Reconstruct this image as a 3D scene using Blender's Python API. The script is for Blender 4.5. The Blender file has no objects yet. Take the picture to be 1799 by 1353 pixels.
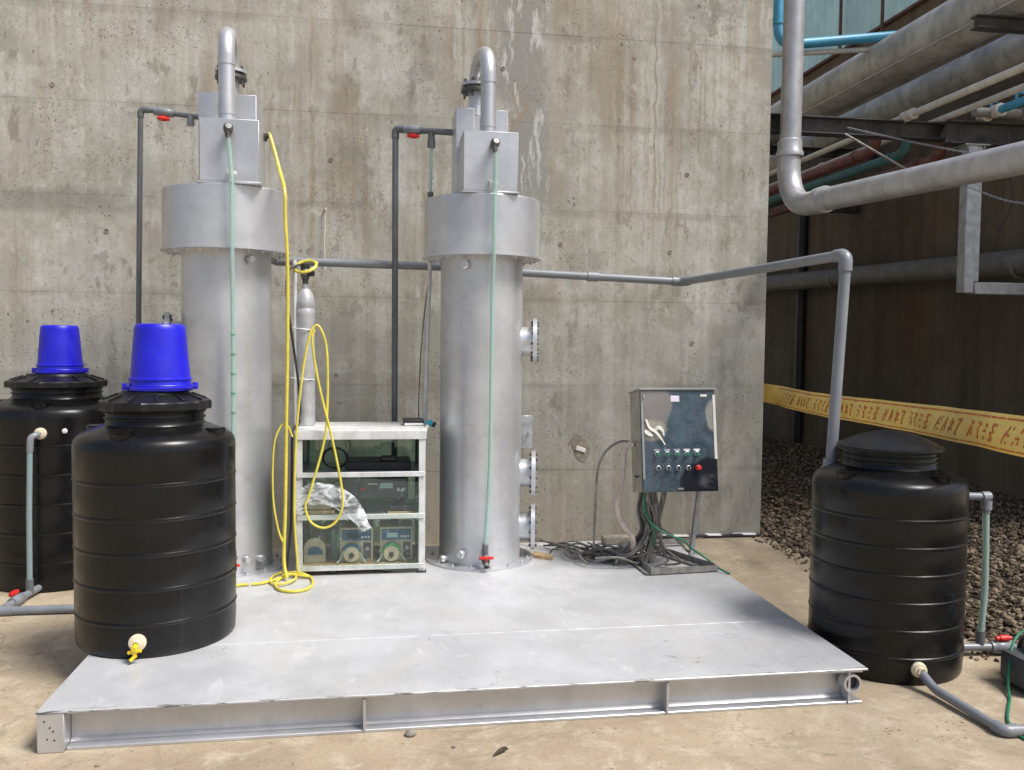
import bpy, bmesh, math, random
from mathutils import Vector, Matrix, Euler, noise as mnoise
random.seed(7)
PI = math.pi
R = math.radians
scene = bpy.context.scene
C = scene.collection

# ------------------------------------------------------------------ camera
cam_d = bpy.data.cameras.new("camera")
cam_d.sensor_fit = 'HORIZONTAL'
cam_d.sensor_width = 36.0
cam_d.lens = 36.0 * 1510.394 / 1799.0
cam_d.clip_start = 0.05
cam_d.clip_end = 600
cam = bpy.data.objects.new("camera", cam_d)
C.objects.link(cam)
yaw, pitch, roll = 0.15522844, 0.05074393, 0.00998145
fw = Vector((math.sin(yaw) * math.cos(pitch), math.cos(yaw) * math.cos(pitch), -math.sin(pitch)))
rt = Vector((math.cos(yaw), -math.sin(yaw), 0))
up = rt.cross(fw)
r2 = math.cos(roll) * rt + math.sin(roll) * up
u2 = -math.sin(roll) * rt + math.cos(roll) * up
m = Matrix((r2, u2, -fw)).transposed().to_4x4()
m.translation = Vector((0, 0, 1.6))
cam.matrix_world = m
scene.camera = cam

# ------------------------------------------------------------------ world, sun, exposure
SUN = Vector((0.43, -0.33, 0.84)).normalized()
world = bpy.data.worlds.new("World")
scene.world = world
world.use_nodes = True
wn = world.node_tree
wn.nodes.clear()
sky = wn.nodes.new('ShaderNodeTexSky')
sky.sky_type = 'NISHITA'
sky.sun_disc = False
sky.sun_elevation = math.asin(SUN.z)
sky.sun_rotation = math.atan2(SUN.x, SUN.y)
sky.air_density = 1.0
sky.dust_density = 3.0
sky.ozone_density = 0.6
bg = wn.nodes.new('ShaderNodeBackground')
bg.inputs['Strength'].default_value = 0.105
wo = wn.nodes.new('ShaderNodeOutputWorld')
wn.links.new(sky.outputs[0], bg.inputs[0])
wn.links.new(bg.outputs[0], wo.inputs[0])
sun_d = bpy.data.lights.new("sun", 'SUN')
sun_d.energy = 3.3
sun_d.angle = R(20)
sun_d.color = (1.0, 0.98, 0.945)
sun = bpy.data.objects.new("sun", sun_d)
C.objects.link(sun)
sun.rotation_euler = SUN.to_track_quat('Z', 'Y').to_euler()
sun.location = SUN * 30
scene.view_settings.view_transform = 'Standard'
scene.view_settings.look = 'None'
scene.view_settings.gamma = 1
scene.view_settings.use_curve_mapping = False
scene.view_settings.exposure = 0.45
scene.cycles.max_bounces = 8
scene.cycles.transparent_max_bounces = 12

# ------------------------------------------------------------------ node helpers
class NT:
    def __init__(self, name):
        self.mat = bpy.data.materials.new(name)
        self.mat.use_nodes = True
        self.t = self.mat.node_tree
        self.t.nodes.clear()
        self.out = self.t.nodes.new('ShaderNodeOutputMaterial')
        self.b = self.t.nodes.new('ShaderNodeBsdfPrincipled')
        self.t.links.new(self.b.outputs[0], self.out.inputs[0])
    def n(self, typ, **kw):
        nd = self.t.nodes.new(typ)
        for k, v in kw.items():
            setattr(nd, k, v)
        return nd
    def l(self, a, b):
        self.t.links.new(a, b)
    def pos(self, scale=(1, 1, 1), obj=False):
        mp = self.n('ShaderNodeMapping')
        mp.inputs['Scale'].default_value = scale
        if obj:
            self.l(self.n('ShaderNodeTexCoord').outputs['Object'], mp.inputs[0])
        else:
            self.l(self.n('ShaderNodeNewGeometry').outputs['Position'], mp.inputs[0])
        return mp.outputs[0]
    def noise(self, vec, scale, detail=4, rough=0.55, dist=0.0):
        nd = self.n('ShaderNodeTexNoise')
        nd.inputs['Scale'].default_value = scale
        nd.inputs['Detail'].default_value = detail
        nd.inputs['Roughness'].default_value = rough
        nd.inputs['Distortion'].default_value = dist
        self.l(vec, nd.inputs['Vector'])
        return nd.outputs['Fac']
    def vor(self, vec, scale, feature='F1', out='Distance'):
        nd = self.n('ShaderNodeTexVoronoi', feature=feature)
        nd.inputs['Scale'].default_value = scale
        self.l(vec, nd.inputs['Vector'])
        return nd.outputs[out]
    def ramp(self, fac, a, b, inv=False):
        nd = self.n('ShaderNodeMapRange', interpolation_type='SMOOTHSTEP')
        nd.inputs['From Min'].default_value = a
        nd.inputs['From Max'].default_value = b
        nd.inputs['To Min'].default_value = 1.0 if inv else 0.0
        nd.inputs['To Max'].default_value = 0.0 if inv else 1.0
        self.l(fac, nd.inputs['Value'])
        return nd.outputs[0]
    def math(self, op, a, b=None):
        nd = self.n('ShaderNodeMath', operation=op)
        for i, v in enumerate((a, b)):
            if v is None:
                continue
            if isinstance(v, (int, float)):
                nd.inputs[i].default_value = v
            else:
                self.l(v, nd.inputs[i])
        return nd.outputs[0]
    def mix(self, fac, a, b, blend='MIX'):
        nd = self.n('ShaderNodeMix', data_type='RGBA', blend_type=blend)
        if isinstance(fac, (int, float)):
            nd.inputs[0].default_value = fac
        else:
            self.l(fac, nd.inputs[0])
        for i, v in ((6, a), (7, b)):
            if isinstance(v, tuple):
                nd.inputs[i].default_value = (*v, 1) if len(v) == 3 else v
            else:
                self.l(v, nd.inputs[i])
        return nd.outputs[2]
    def bump(self, h, strength=0.3, dist=0.01):
        nd = self.n('ShaderNodeBump')
        nd.inputs['Strength'].default_value = strength
        nd.inputs['Distance'].default_value = dist
        self.l(h, nd.inputs['Height'])
        self.l(nd.outputs[0], self.b.inputs['Normal'])
    def set(self, **kw):
        for k, v in kw.items():
            i = self.b.inputs[k.replace('_', ' ')]
            if isinstance(v, (int, float)):
                i.default_value = v
            elif isinstance(v, tuple):
                i.default_value = (*v, 1) if len(v) == 3 else v
            else:
                self.l(v, i)

def simple(name, col, rough=0.5, metal=0.0, var=0.12, vscale=6.0, bump=0.0, dust=0.0, dustcol=(0.35, 0.31, 0.25), spec=0.5):
    t = NT(name)
    p = t.pos()
    n1 = t.noise(p, vscale, 5, 0.6)
    dark = tuple(c * (1 - var) for c in col)
    lite = tuple(min(1, c * (1 + var)) for c in col)
    c = t.mix(t.ramp(n1, 0.3, 0.7), dark, lite)
    if dust:
        n2 = t.noise(t.pos((1, 1, 0.6)), vscale * 2.3, 6, 0.65)
        c = t.mix(t.math('MULTIPLY', t.ramp(n2, 0.45, 0.75), dust), c, dustcol)
    t.set(Base_Color=c, Metallic=metal, Specular_IOR_Level=spec)
    rr = t.math('ADD', t.math('MULTIPLY', t.noise(p, vscale * 3, 4), 0.2), rough - 0.1)
    t.set(Roughness=rr)
    if bump:
        t.bump(t.noise(p, vscale * 8, 4), bump, 0.003)
    return t.mat

M = {}
# --- weathered concrete wall
def concrete_wall_mat():
    t = NT("weathered_concrete")
    p0 = t.pos()
    # warped coordinates keep every mark irregular
    wn_ = t.n('ShaderNodeTexNoise')
    wn_.inputs['Scale'].default_value = 9
    wn_.inputs['Detail'].default_value = 4
    t.l(p0, wn_.inputs['Vector'])
    va = t.n('ShaderNodeVectorMath', operation='SUBTRACT')
    t.l(wn_.outputs['Color'], va.inputs[0])
    va.inputs[1].default_value = (.5, .5, .5)
    vs_ = t.n('ShaderNodeVectorMath', operation='SCALE')
    t.l(va.outputs[0], vs_.inputs[0])
    vs_.inputs['Scale'].default_value = 0.07
    vb = t.n('ShaderNodeVectorMath', operation='ADD')
    t.l(p0, vb.inputs[0])
    t.l(vs_.outputs[0], vb.inputs[1])
    p = vb.outputs[0]
    def sc3(v):
        mp = t.n('ShaderNodeMapping')
        mp.inputs['Scale'].default_value = v
        t.l(p, mp.inputs[0])
        return mp.outputs[0]
    sep = t.n('ShaderNodeSeparateXYZ')
    t.l(p0, sep.inputs[0])
    hi = t.ramp(sep.outputs[2], 1.5, 3.6)
    big = t.noise(p0, 0.8, 6, 0.62)
    mid = t.noise(p, 3.2, 8, 0.68)
    fine = t.noise(p0, 34, 6, 0.72)
    c = t.mix(t.ramp(big, 0.36, 0.64), (0.330, 0.318, 0.275), (0.440, 0.427, 0.378))
    c = t.mix(t.math('MULTIPLY', t.ramp(mid, 0.42, 0.64), 0.65), c, (0.56, 0.552, 0.505))
    oi = t.n('ShaderNodeObjectInfo').outputs['Random']
    c = t.mix(t.math('MULTIPLY', oi, 0.10), c, (0.27, 0.25, 0.20))
    # vertical washes at three widths
    for (sx, sz, a, b, amt, col) in ((1.6, .10, .48, .64, .46, (0.29, 0.225, 0.14)), (5.0, .17, .48, .62, .62, (0.25, 0.175, 0.095)), (15, .40, .50, .64, .55, (0.22, 0.16, 0.095)), (36, .9, .50, .66, .40, (0.2, 0.155, 0.10))):
        st = t.noise(sc3((sx, 1, sz)), 1.0, 6, 0.62)
        gate = t.ramp(t.noise(sc3((1.2, 1, .5)), 1.0, 4, .6), .36, .62)
        f = t.math('MULTIPLY', t.ramp(st, a, b), t.math('ADD', t.math('MULTIPLY', hi, 0.66), 0.24))
        c = t.mix(t.math('MULTIPLY', t.math('MULTIPLY', f, gate), amt * 1.2), c, col)
    for (sx, sz, a, b, amt) in ((6.5, .22, .58, .72, .40), (22, .6, .56, .72, .25)):
        st = t.noise(sc3((sx, 7, sz)), 1.0, 6, 0.62)
        c = t.mix(t.math('MULTIPLY', t.ramp(st, a, b), amt), c, (0.60, 0.585, 0.53))
    # grey mortar blotches and smeared shadows of old formwork oil
    pa = t.noise(sc3((1, 1, .75)), 2.3, 8, 0.64)
    pm = t.noise(p0, 0.9, 3)
    c = t.mix(t.math('MULTIPLY', t.math('MULTIPLY', t.ramp(pa, 0.565, 0.625), t.ramp(pm, 0.42, 0.56)), 0.62), c, (0.235, 0.228, 0.20))
    pb = t.noise(sc3((2.4, 2, 1.1)), 3.1, 7, 0.66)
    c = t.mix(t.math('MULTIPLY', t.ramp(pb, 0.585, 0.65), 0.6), c, (0.19, 0.172, 0.135))
    pc = t.noise(sc3((1.4, 2, .8)), 8.5, 8, 0.72)
    c = t.mix(t.math('MULTIPLY', t.ramp(pc, 0.54, 0.66), 0.5), c, (0.225, 0.205, 0.16))
    pd = t.noise(sc3((1.2, 3, .9)), 6.0, 8, 0.7)
    c = t.mix(t.math('MULTIPLY', t.ramp(pd, 0.58, 0.68), 0.5), c, (0.60, 0.59, 0.545))
    # band of damp along one pour line
    zz = t.math('ADD', sep.outputs[2], t.math('MULTIPLY', mid, 0.16))
    band = t.math('MULTIPLY', t.ramp(zz, 1.24, 1.27), t.ramp(zz, 1.43, 1.46, inv=True))
    bx_ = t.ramp(sep.outputs[0], .55, .8, inv=True)
    c = t.mix(t.math('MULTIPLY', t.math('MULTIPLY', band, bx_), 0.45), c, (0.22, 0.205, 0.175))
    lowz = t.ramp(t.math('ADD', sep.outputs[2], t.math('MULTIPLY', big, .8)), 1.9, 2.5, inv=True)
    c = t.mix(t.math('MULTIPLY', lowz, 0.34), c, (0.265, 0.26, 0.23))
    low = t.ramp(sep.outputs[2], 0.0, 1.1, inv=True)
    c = t.mix(t.math('MULTIPLY', t.math('MULTIPLY', low, t.ramp(mid, 0.3, 0.6)), 0.5), c, (0.215, 0.19, 0.14))
    # pour-line stains just under the panel joints
    # soft dirt line above and below each formwork joint
    def rng_mask(a, b, axis, soft, nz=None, amt=0.0):
        v = sep.outputs[axis]
        if nz is not None:
            v = t.math('ADD', v, t.math('MULTIPLY', t.math('SUBTRACT', nz, .5), amt))
        return t.math('MULTIPLY', t.ramp(v, a - soft, a + soft), t.ramp(v, b - soft, b + soft, inv=True))
    fz = t.math('FRACT', t.math('ADD', t.math('DIVIDE', t.math('SUBTRACT', t.math('ADD', sep.outputs[2], t.math('MULTIPLY', t.math('SUBTRACT', mid, .5), .05)), .58), .676), 8.5))
    jd = t.math('ABSOLUTE', t.math('SUBTRACT', fz, .5))
    jl = t.math('MULTIPLY', t.ramp(jd, 0.0, 0.075, inv=True), t.ramp(t.noise(sc3((.9, 1, .9)), 1.6, 5, .65), .44, .62))
    c = t.mix(t.math('MULTIPLY', jl, 0.42), c, (0.20, 0.182, 0.145))
    # upright board grain
    gr = t.noise(sc3((26, 1, .35)), 1.0, 4, 0.6)
    c = t.mix(t.math('MULTIPLY', t.ramp(gr, 0.45, 0.62), 0.22), c, (0.25, 0.225, 0.175))
    gr2 = t.noise(sc3((9, 3, .12)), 1.0, 3, 0.5)
    c = t.mix(t.math('MULTIPLY', t.ramp(gr2, 0.50, 0.60), 0.20), c, (0.52, 0.505, 0.45))
    # grey leak with pale lime run high on the wall behind the right column
    nl = t.noise(sc3((1, 1, .5)), 3.5, 7, .68)
    leak = t.math('MULTIPLY', rng_mask(.88, 1.30, 0, .05, nl, .5), rng_mask(2.6, 9, 2, .3, nl, .8))
    c = t.mix(t.math('MULTIPLY', leak, t.ramp(nl, .36, .5)), c, (0.27, 0.265, 0.24))
    c = t.mix(t.math('MULTIPLY', t.math('MULTIPLY', leak, t.ramp(t.noise(sc3((3, 1, .5)), 5.0, 6, .7), .52, .62)), .8), c, (0.56, 0.555, 0.52))
    # dark smudge along a joint at the far left
    sm2 = t.math('MULTIPLY', rng_mask(-9, -1.75, 0, .2, mid, .8), rng_mask(2.50, 2.66, 2, .035, mid, .16))
    c = t.mix(t.math('MULTIPLY', sm2, .5), c, (0.17, 0.158, 0.135))
    # thin dark smears
    sc = t.noise(sc3((1.0, 1, 0.6)), 4.2, 4, 0.55)
    ln = t.ramp(t.math('ABSOLUTE', t.math('SUBTRACT', sc, 0.5)), 0.0, 0.010, inv=True)
    sm = t.ramp(t.noise(p0, 2.6, 3), 0.52, 0.62)
    c = t.mix(t.math('MULTIPLY', t.math('MULTIPLY', ln, sm), 0.16), c, (0.13, 0.115, 0.085))
    # bug holes of many sizes, clustered
    def holes(scale, a, b, seed, amt):
        nd = t.n('ShaderNodeTexVoronoi')
        nd.inputs['Scale'].default_value = scale
        nd.inputs['Randomness'].default_value = 1.0
        t.l(sc3((1, 1, .72)), nd.inputs['Vector'])
        rnd = t.n('ShaderNodeSeparateColor')
        t.l(nd.outputs['Color'], rnd.inputs[0])
        gate = t.ramp(t.noise(p0, seed, 4, .6), a, b)
        th = t.math('MULTIPLY', t.math('MULTIPLY', t.math('POWER', rnd.outputs[0], 2.0), gate), amt)
        d = t.math('SUBTRACT', th, nd.outputs['Distance'])
        return t.ramp(d, 0.0, 0.05)
    pit = t.math('MAXIMUM', holes(19, .52, .72, 2.7, .34), t.math('MAXIMUM', holes(40, .49, .69, 4.3, .44), holes(84, .38, .60, 1.9, .46)))
    c = t.mix(t.math('MULTIPLY', pit, 0.62), c, (0.085, 0.072, 0.052))
    c = t.mix(t.math('MULTIPLY', t.ramp(fine, 0.40, 0.68), 0.30), c, (0.25, 0.225, 0.175))
    t.set(Base_Color=c, Roughness=0.88, Specular_IOR_Level=0.25)
    h = t.math('SUBTRACT', t.math('ADD', t.math('MULTIPLY', fine, 0.5), mid), t.math('MULTIPLY', pit, 1.4))
    t.bump(h, 0.5, 0.006)
    return t.mat
M['wall'] = concrete_wall_mat()

def ground_mat():
    t = NT("concrete_ground")
    p = t.pos()
    a = t.noise(p, 0.7, 6, 0.6)
    b = t.noise(p, 5.0, 8, 0.72, 0.5)
    f = t.noise(p, 70, 5, 0.75)
    f2 = t.noise(p, 18, 6, 0.72)
    c = t.mix(t.ramp(a, 0.34, 0.66), (0.31, 0.245, 0.17), (0.44, 0.36, 0.255))
    c = t.mix(t.math('MULTIPLY', t.ramp(b, 0.47, 0.66), 0.6), c, (0.54, 0.47, 0.36))
    d = t.noise(p, 1.9, 7, 0.66, 0.8)
    c = t.mix(t.math('MULTIPLY', t.ramp(d, 0.52, 0.66), 0.5), c, (0.235, 0.19, 0.13))
    c = t.mix(t.math('MULTIPLY', t.ramp(f2, 0.52, 0.70), 0.5), c, (0.22, 0.17, 0.11))
    g = t.noise(p, 1.1, 5, 0.6, 0.7)
    gm = t.math('MULTIPLY', t.ramp(t.math('ABSOLUTE', t.math('SUBTRACT', g, 0.48)), 0.0, 0.012, inv=True), t.ramp(t.noise(p, 0.8, 2), 0.45, 0.6))
    c = t.mix(t.math('MULTIPLY', gm, 0.45), c, (0.16, 0.145, 0.115))
    v = t.n('ShaderNodeTexVoronoi')
    v.inputs['Scale'].default_value = 48
    t.l(p, v.inputs['Vector'])
    rn = t.n('ShaderNodeSeparateColor')
    t.l(v.outputs['Color'], rn.inputs[0])
    th = t.math('MULTIPLY', t.math('MULTIPLY', t.math('POWER', rn.outputs[0], 2.5), t.ramp(t.noise(p, 3, 4), 0.40, 0.66)), 0.42)
    sp = t.ramp(t.math('SUBTRACT', th, v.outputs['Distance']), 0, .05)
    c = t.mix(t.math('MULTIPLY', sp, 0.7), c, (0.09, 0.07, 0.045))
    c = t.mix(t.math('MULTIPLY', t.ramp(f, 0.42, 0.70), 0.4), c, (0.22, 0.165, 0.105))
    t.set(Base_Color=c, Roughness=0.9, Specular_IOR_Level=0.2)
    t.bump(t.math('SUBTRACT', t.math('ADD', b, t.math('MULTIPLY', f, 0.6)), sp), 0.5, 0.006)
    return t.mat
M['ground'] = ground_mat()

def silver_mat(name, col, metal, rough, deck=False):
    t = NT(name)
    p = t.pos()
    a = t.noise(p, 2.4, 6, 0.62)
    b = t.noise(t.pos((1, 1, 0.5)), 9, 6, 0.65)
    f = t.noise(p, 60, 4, 0.6)
    d = tuple(x * 0.80 for x in col)
    c = t.mix(t.ramp(a, 0.32, 0.66), d, col)
    c = t.mix(t.math('MULTIPLY', t.ramp(b, 0.55, 0.75), 0.35), c, tuple(x * 0.66 for x in col))
    if deck:
        w = t.noise(p, 1.3, 6, 0.6, 0.6)
        c = t.mix(t.math('MULTIPLY', t.ramp(w, 0.5, 0.72), 0.4), c, (0.55, 0.515, 0.46))
        w2 = t.noise(p, 6.5, 7, 0.7, 0.8)
        c = t.mix(t.math('MULTIPLY', t.ramp(w2, 0.5, 0.68), 0.35), c, (0.47, 0.465, 0.46))
        w3 = t.noise(t.pos((2.2, 1, 1)), 2.6, 6, 0.65, 1.2)
        c = t.mix(t.math('MULTIPLY', t.ramp(w3, 0.58, 0.70), 0.45), c, (0.74, 0.74, 0.74))
        sc = t.noise(t.pos((1, 1.6, 1)), 3.2, 2, 0.4, 2.2)
        ln = t.ramp(t.math('ABSOLUTE', t.math('SUBTRACT', sc, 0.5)), 0.0, 0.006, inv=True)
        lm = t.ramp(t.noise(p, 2.0, 2), 0.52, 0.6)
        c = t.mix(t.math('MULTIPLY', t.math('MULTIPLY', ln, lm), 0.6), c, (0.22, 0.21, 0.2))
        v = t.vor(p, 9)
        sp = t.math('LESS_THAN', v, t.math('MULTIPLY', t.ramp(t.noise(p, 3, 4), 0.5, 0.75), 0.12))
        c = t.mix(t.math('MULTIPLY', sp, 0.6), c, (0.2, 0.18, 0.16))
        # chipped front lip
        sep = t.n('ShaderNodeSeparateXYZ')
        t.l(t.n('ShaderNodeNewGeometry').outputs['Position'], sep.inputs[0])
        lip = t.ramp(sep.outputs[1], 3.466, 3.482, inv=True)
        ch = t.ramp(t.noise(t.pos((9, 60, 60)), 1.0, 5, 0.7), 0.54, 0.6)
        c = t.mix(t.math('MULTIPLY', t.math('MULTIPLY', lip, ch), 0.85), c, (0.09, 0.08, 0.075))
    else:
        br = t.noise(t.pos((1.5, 1.5, 22)), 1.0, 5, 0.65)
        c = t.mix(t.math('MULTIPLY', t.ramp(br, 0.50, 0.70), 0.22), c, tuple(x * 0.7 for x in col))
        bl = t.noise(t.pos((1, 1, .8)), 5.5, 7, 0.7, 0.8)
        c = t.mix(t.math('MULTIPLY', t.ramp(bl, 0.55, 0.68), 0.30), c, tuple(x * 0.6 for x in col))
        st = t.noise(t.pos((14, 14, 0.5)), 1.0, 5, 0.6)
        c = t.mix(t.math('MULTIPLY', t.ramp(st, 0.55, 0.75), 0.25), c, tuple(x * 0.7 for x in col))
    v3 = t.vor(p, 26)
    ds = t.math('LESS_THAN', v3, t.math('MULTIPLY', t.ramp(t.noise(p, 3.3, 3), 0.52, 0.72), 0.10))
    c = t.mix(t.math('MULTIPLY', ds, 0.6), c, (0.16, 0.15, 0.145))
    t.set(Base_Color=c, Metallic=metal)
    t.set(Roughness=t.math('ADD', t.math('MULTIPLY', b, 0.22), rough - 0.11))
    t.bump(t.math('ADD', a, t.math('MULTIPLY', f, 0.25)), 0.18, 0.006)
    return t.mat
M['silver'] = silver_mat("aluminium_paint", (0.64, 0.645, 0.66), 0.62, 0.38)
M['deck'] = silver_mat("deck_paint", (0.585, 0.59, 0.60), 0.22, 0.44, True)

M['black'] = simple("black_polyethylene", (0.0058, 0.0058, 0.0062), 0.27, var=0.3, vscale=3, dust=0.07, dustcol=(0.07, 0.06, 0.055), spec=0.32)
def tank_plastic():
    t = NT("black_tank_plastic")
    p = t.pos()
    a = t.noise(p, 3, 5, .6)
    c = t.mix(t.ramp(a, .3, .7), (0.0048, 0.0048, 0.005), (0.0078, 0.0078, 0.0082))
    dr = t.noise(t.pos((16, 16, .7)), 1.0, 5, .65)
    c = t.mix(t.math('MULTIPLY', t.ramp(dr, .58, .74), .06), c, (0.10, 0.096, 0.09))
    sc = t.noise(t.pos((2, 2, 5)), 3.5, 3, .5, 1.8)
    ln = t.ramp(t.math('ABSOLUTE', t.math('SUBTRACT', sc, .5)), 0, .005, inv=True)
    gate = t.ramp(t.noise(p, 2.5, 3), .52, .62)
    c = t.mix(t.math('MULTIPLY', t.math('MULTIPLY', ln, gate), .22), c, (0.12, 0.115, 0.11))
    du = t.noise(p, 40, 5, .7)
    c = t.mix(t.math('MULTIPLY', t.ramp(du, .55, .75), .03), c, (0.13, 0.125, 0.115))
    t.set(Base_Color=c, Specular_IOR_Level=0.34)
    t.set(Roughness=t.math('ADD', t.math('MULTIPLY', t.noise(p, 8, 6, .65), .30), .13))
    t.bump(t.math('ADD', t.noise(p, 5, 3), t.math('MULTIPLY', du, .06)), .22, .008)
    return t.mat
M['black'] = tank_plastic()
M['black_lid'] = simple("black_lid", (0.009, 0.009, 0.010), 0.38, var=0.3, vscale=5, dust=0.10, dustcol=(0.10, 0.09, 0.08), spec=0.35)
M['blue'] = simple("blue_plastic", (0.012, 0.010, 0.54), 0.38, var=0.14, vscale=6, dust=0.12, dustcol=(0.10, 0.12, 0.55))
M['pvc'] = simple("grey_pvc", (0.20, 0.215, 0.235), 0.36, var=0.08, vscale=8, dust=0.15)
M['pvc_dark'] = simple("dark_pvc", (0.115, 0.123, 0.132), 0.42, var=0.1, vscale=8, dust=0.15)
M['cream'] = simple("cream_plastic", (0.66, 0.58, 0.42), 0.45, var=0.1, vscale=9)
M['red'] = simple("red_plastic", (0.62, 0.025, 0.02), 0.4, var=0.1)
M['yellow'] = simple("yellow_hose", (0.64, 0.54, 0.075), 0.42, var=0.12, vscale=20)
M['yellow_tap'] = simple("yellow_tap", (0.80, 0.55, 0.02), 0.4)
M['dark'] = simple("dark_plastic", (0.022, 0.022, 0.024), 0.45, var=0.3)
M['dark_metal'] = simple("dark_metal", (0.12, 0.115, 0.11), 0.45, metal=0.7, var=0.3, vscale=20)
M['white'] = simple("white_paint", (0.62, 0.62, 0.605), 0.45, var=0.10, vscale=7, dust=0.55, dustcol=(0.36, 0.34, 0.30))
M['white_plastic'] = simple("white_plastic", (0.72, 0.71, 0.68), 0.4)
M['galv'] = simple("galvanised_steel", (0.40, 0.42, 0.44), 0.4, metal=0.6, var=0.2, vscale=14, dust=0.3, dustcol=(0.25, 0.24, 0.22))
M['steel_dark'] = simple("dark_steel", (0.06, 0.058, 0.058), 0.6, metal=0.2, var=0.4, vscale=7, dust=0.4, dustcol=(0.14, 0.11, 0.085))
M['angle'] = simple("weathered_angle_iron", (0.25, 0.235, 0.215), 0.6, metal=0.3, var=0.3, vscale=18, dust=0.5, dustcol=(0.33, 0.29, 0.24))
M['cable_grey'] = simple("grey_cable", (0.145, 0.135, 0.12), 0.6, var=0.5, vscale=9, dust=0.8, dustcol=(0.36, 0.33, 0.28))
M['cable_black'] = simple("black_cable", (0.018, 0.018, 0.018), 0.5)
M['cable_green'] = simple("green_cable", (0.015, 0.17, 0.085), 0.45)
M['conduit'] = simple("beige_conduit", (0.52, 0.43, 0.36), 0.7, var=0.2, vscale=20)
M['duct'] = simple("grey_duct_cladding", (0.45, 0.435, 0.40), 0.5, metal=0.2, var=0.25, vscale=4, dust=0.5, dustcol=(0.13, 0.115, 0.09))
M['cream_pipe'] = simple("cream_pipe", (0.60, 0.575, 0.51), 0.5, var=0.12, vscale=6, dust=0.35, dustcol=(0.28, 0.23, 0.17))
M['red_pipe'] = simple("maroon_pipe", (0.14, 0.042, 0.038), 0.5, var=0.2, vscale=6, dust=0.25)
M['teal_pipe'] = simple("teal_pipe", (0.045, 0.17, 0.18), 0.5, var=0.2, vscale=6, dust=0.25)
M['blue_pipe'] = simple("light_blue_pipe", (0.06, 0.33, 0.52), 0.42, var=0.12, vscale=6, dust=0.2)
M['silver_pipe'] = simple("silver_pipe", (0.47, 0.47, 0.485), 0.40, metal=0.45, var=0.14, vscale=6, dust=0.4, dustcol=(0.24, 0.21, 0.18))
M['low_pipe'] = simple("dull_grey_pipe", (0.19, 0.185, 0.175), 0.6, var=0.2, vscale=5, dust=0.4, dustcol=(0.10, 0.085, 0.065))
M['mint'] = simple("mint_siding", (0.66, 0.88, 0.82), 0.5, var=0.1, vscale=2.0, dust=0.35, dustcol=(0.55, 0.62, 0.58))
M['rust'] = simple("rusty_conduit", (0.15, 0.07, 0.05), 0.7, var=0.3, vscale=12)
M['wood'] = simple("plywood", (0.42, 0.30, 0.15), 0.65, var=0.25, vscale=18)
M['beige_case'] = simple("beige_casing", (0.55, 0.49, 0.34), 0.5, var=0.1, vscale=10)
M['blue_panel'] = simple("blue_panel", (0.03, 0.12, 0.22), 0.35)
M['green_part'] = simple("green_plastic", (0.03, 0.32, 0.09), 0.4)
M['lcd'] = simple("lcd_glass", (0.36, 0.50, 0.50), 0.15)
M['paper'] = simple("paper_sticker", (0.74, 0.68, 0.76), 0.7)
M['silver_cyl'] = simple("light_grey_cylinder", (0.47, 0.475, 0.485), 0.36, metal=0.35, var=0.14, vscale=9, dust=0.3)
M['stone'] = simple("grey_stone", (0.24, 0.21, 0.17), 0.85, var=0.3, vscale=30)
M['twig'] = simple("dry_leaf", (0.055, 0.038, 0.022), 0.8, var=0.3, vscale=30)
M['string'] = simple("pale_string", (0.62, 0.59, 0.52), 0.8)
M['print_red'] = simple("orange_red_print", (0.62, 0.16, 0.035), 0.6, var=0.25, vscale=25)
M['tape'] = simple("yellow_barrier_tape", (0.90, 0.63, 0.15), 0.45, var=0.10, vscale=5, dust=0.25, dustcol=(0.80, 0.66, 0.32))
M['pump_grey'] = simple("pump_grey", (0.075, 0.078, 0.082), 0.5, var=0.2)
M['pump_blue'] = simple("pump_blue", (0.03, 0.07, 0.20), 0.35)
M['teal_tool'] = simple("teal_plastic", (0.02, 0.30, 0.36), 0.4)

def tube_mat():
    t = NT("clear_green_tubing")
    t.set(Base_Color=(0.56, 0.74, 0.68), Roughness=0.16, Transmission_Weight=0.55, IOR=1.3)
    return t.mat
M['tube'] = tube_mat()
def grime_tube():
    t = NT("clear_grey_tubing")
    t.set(Base_Color=(0.36, 0.47, 0.48), Roughness=0.2, Transmission_Weight=0.4, IOR=1.35)
    return t.mat
M['tube_grey'] = grime_tube()

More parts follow.
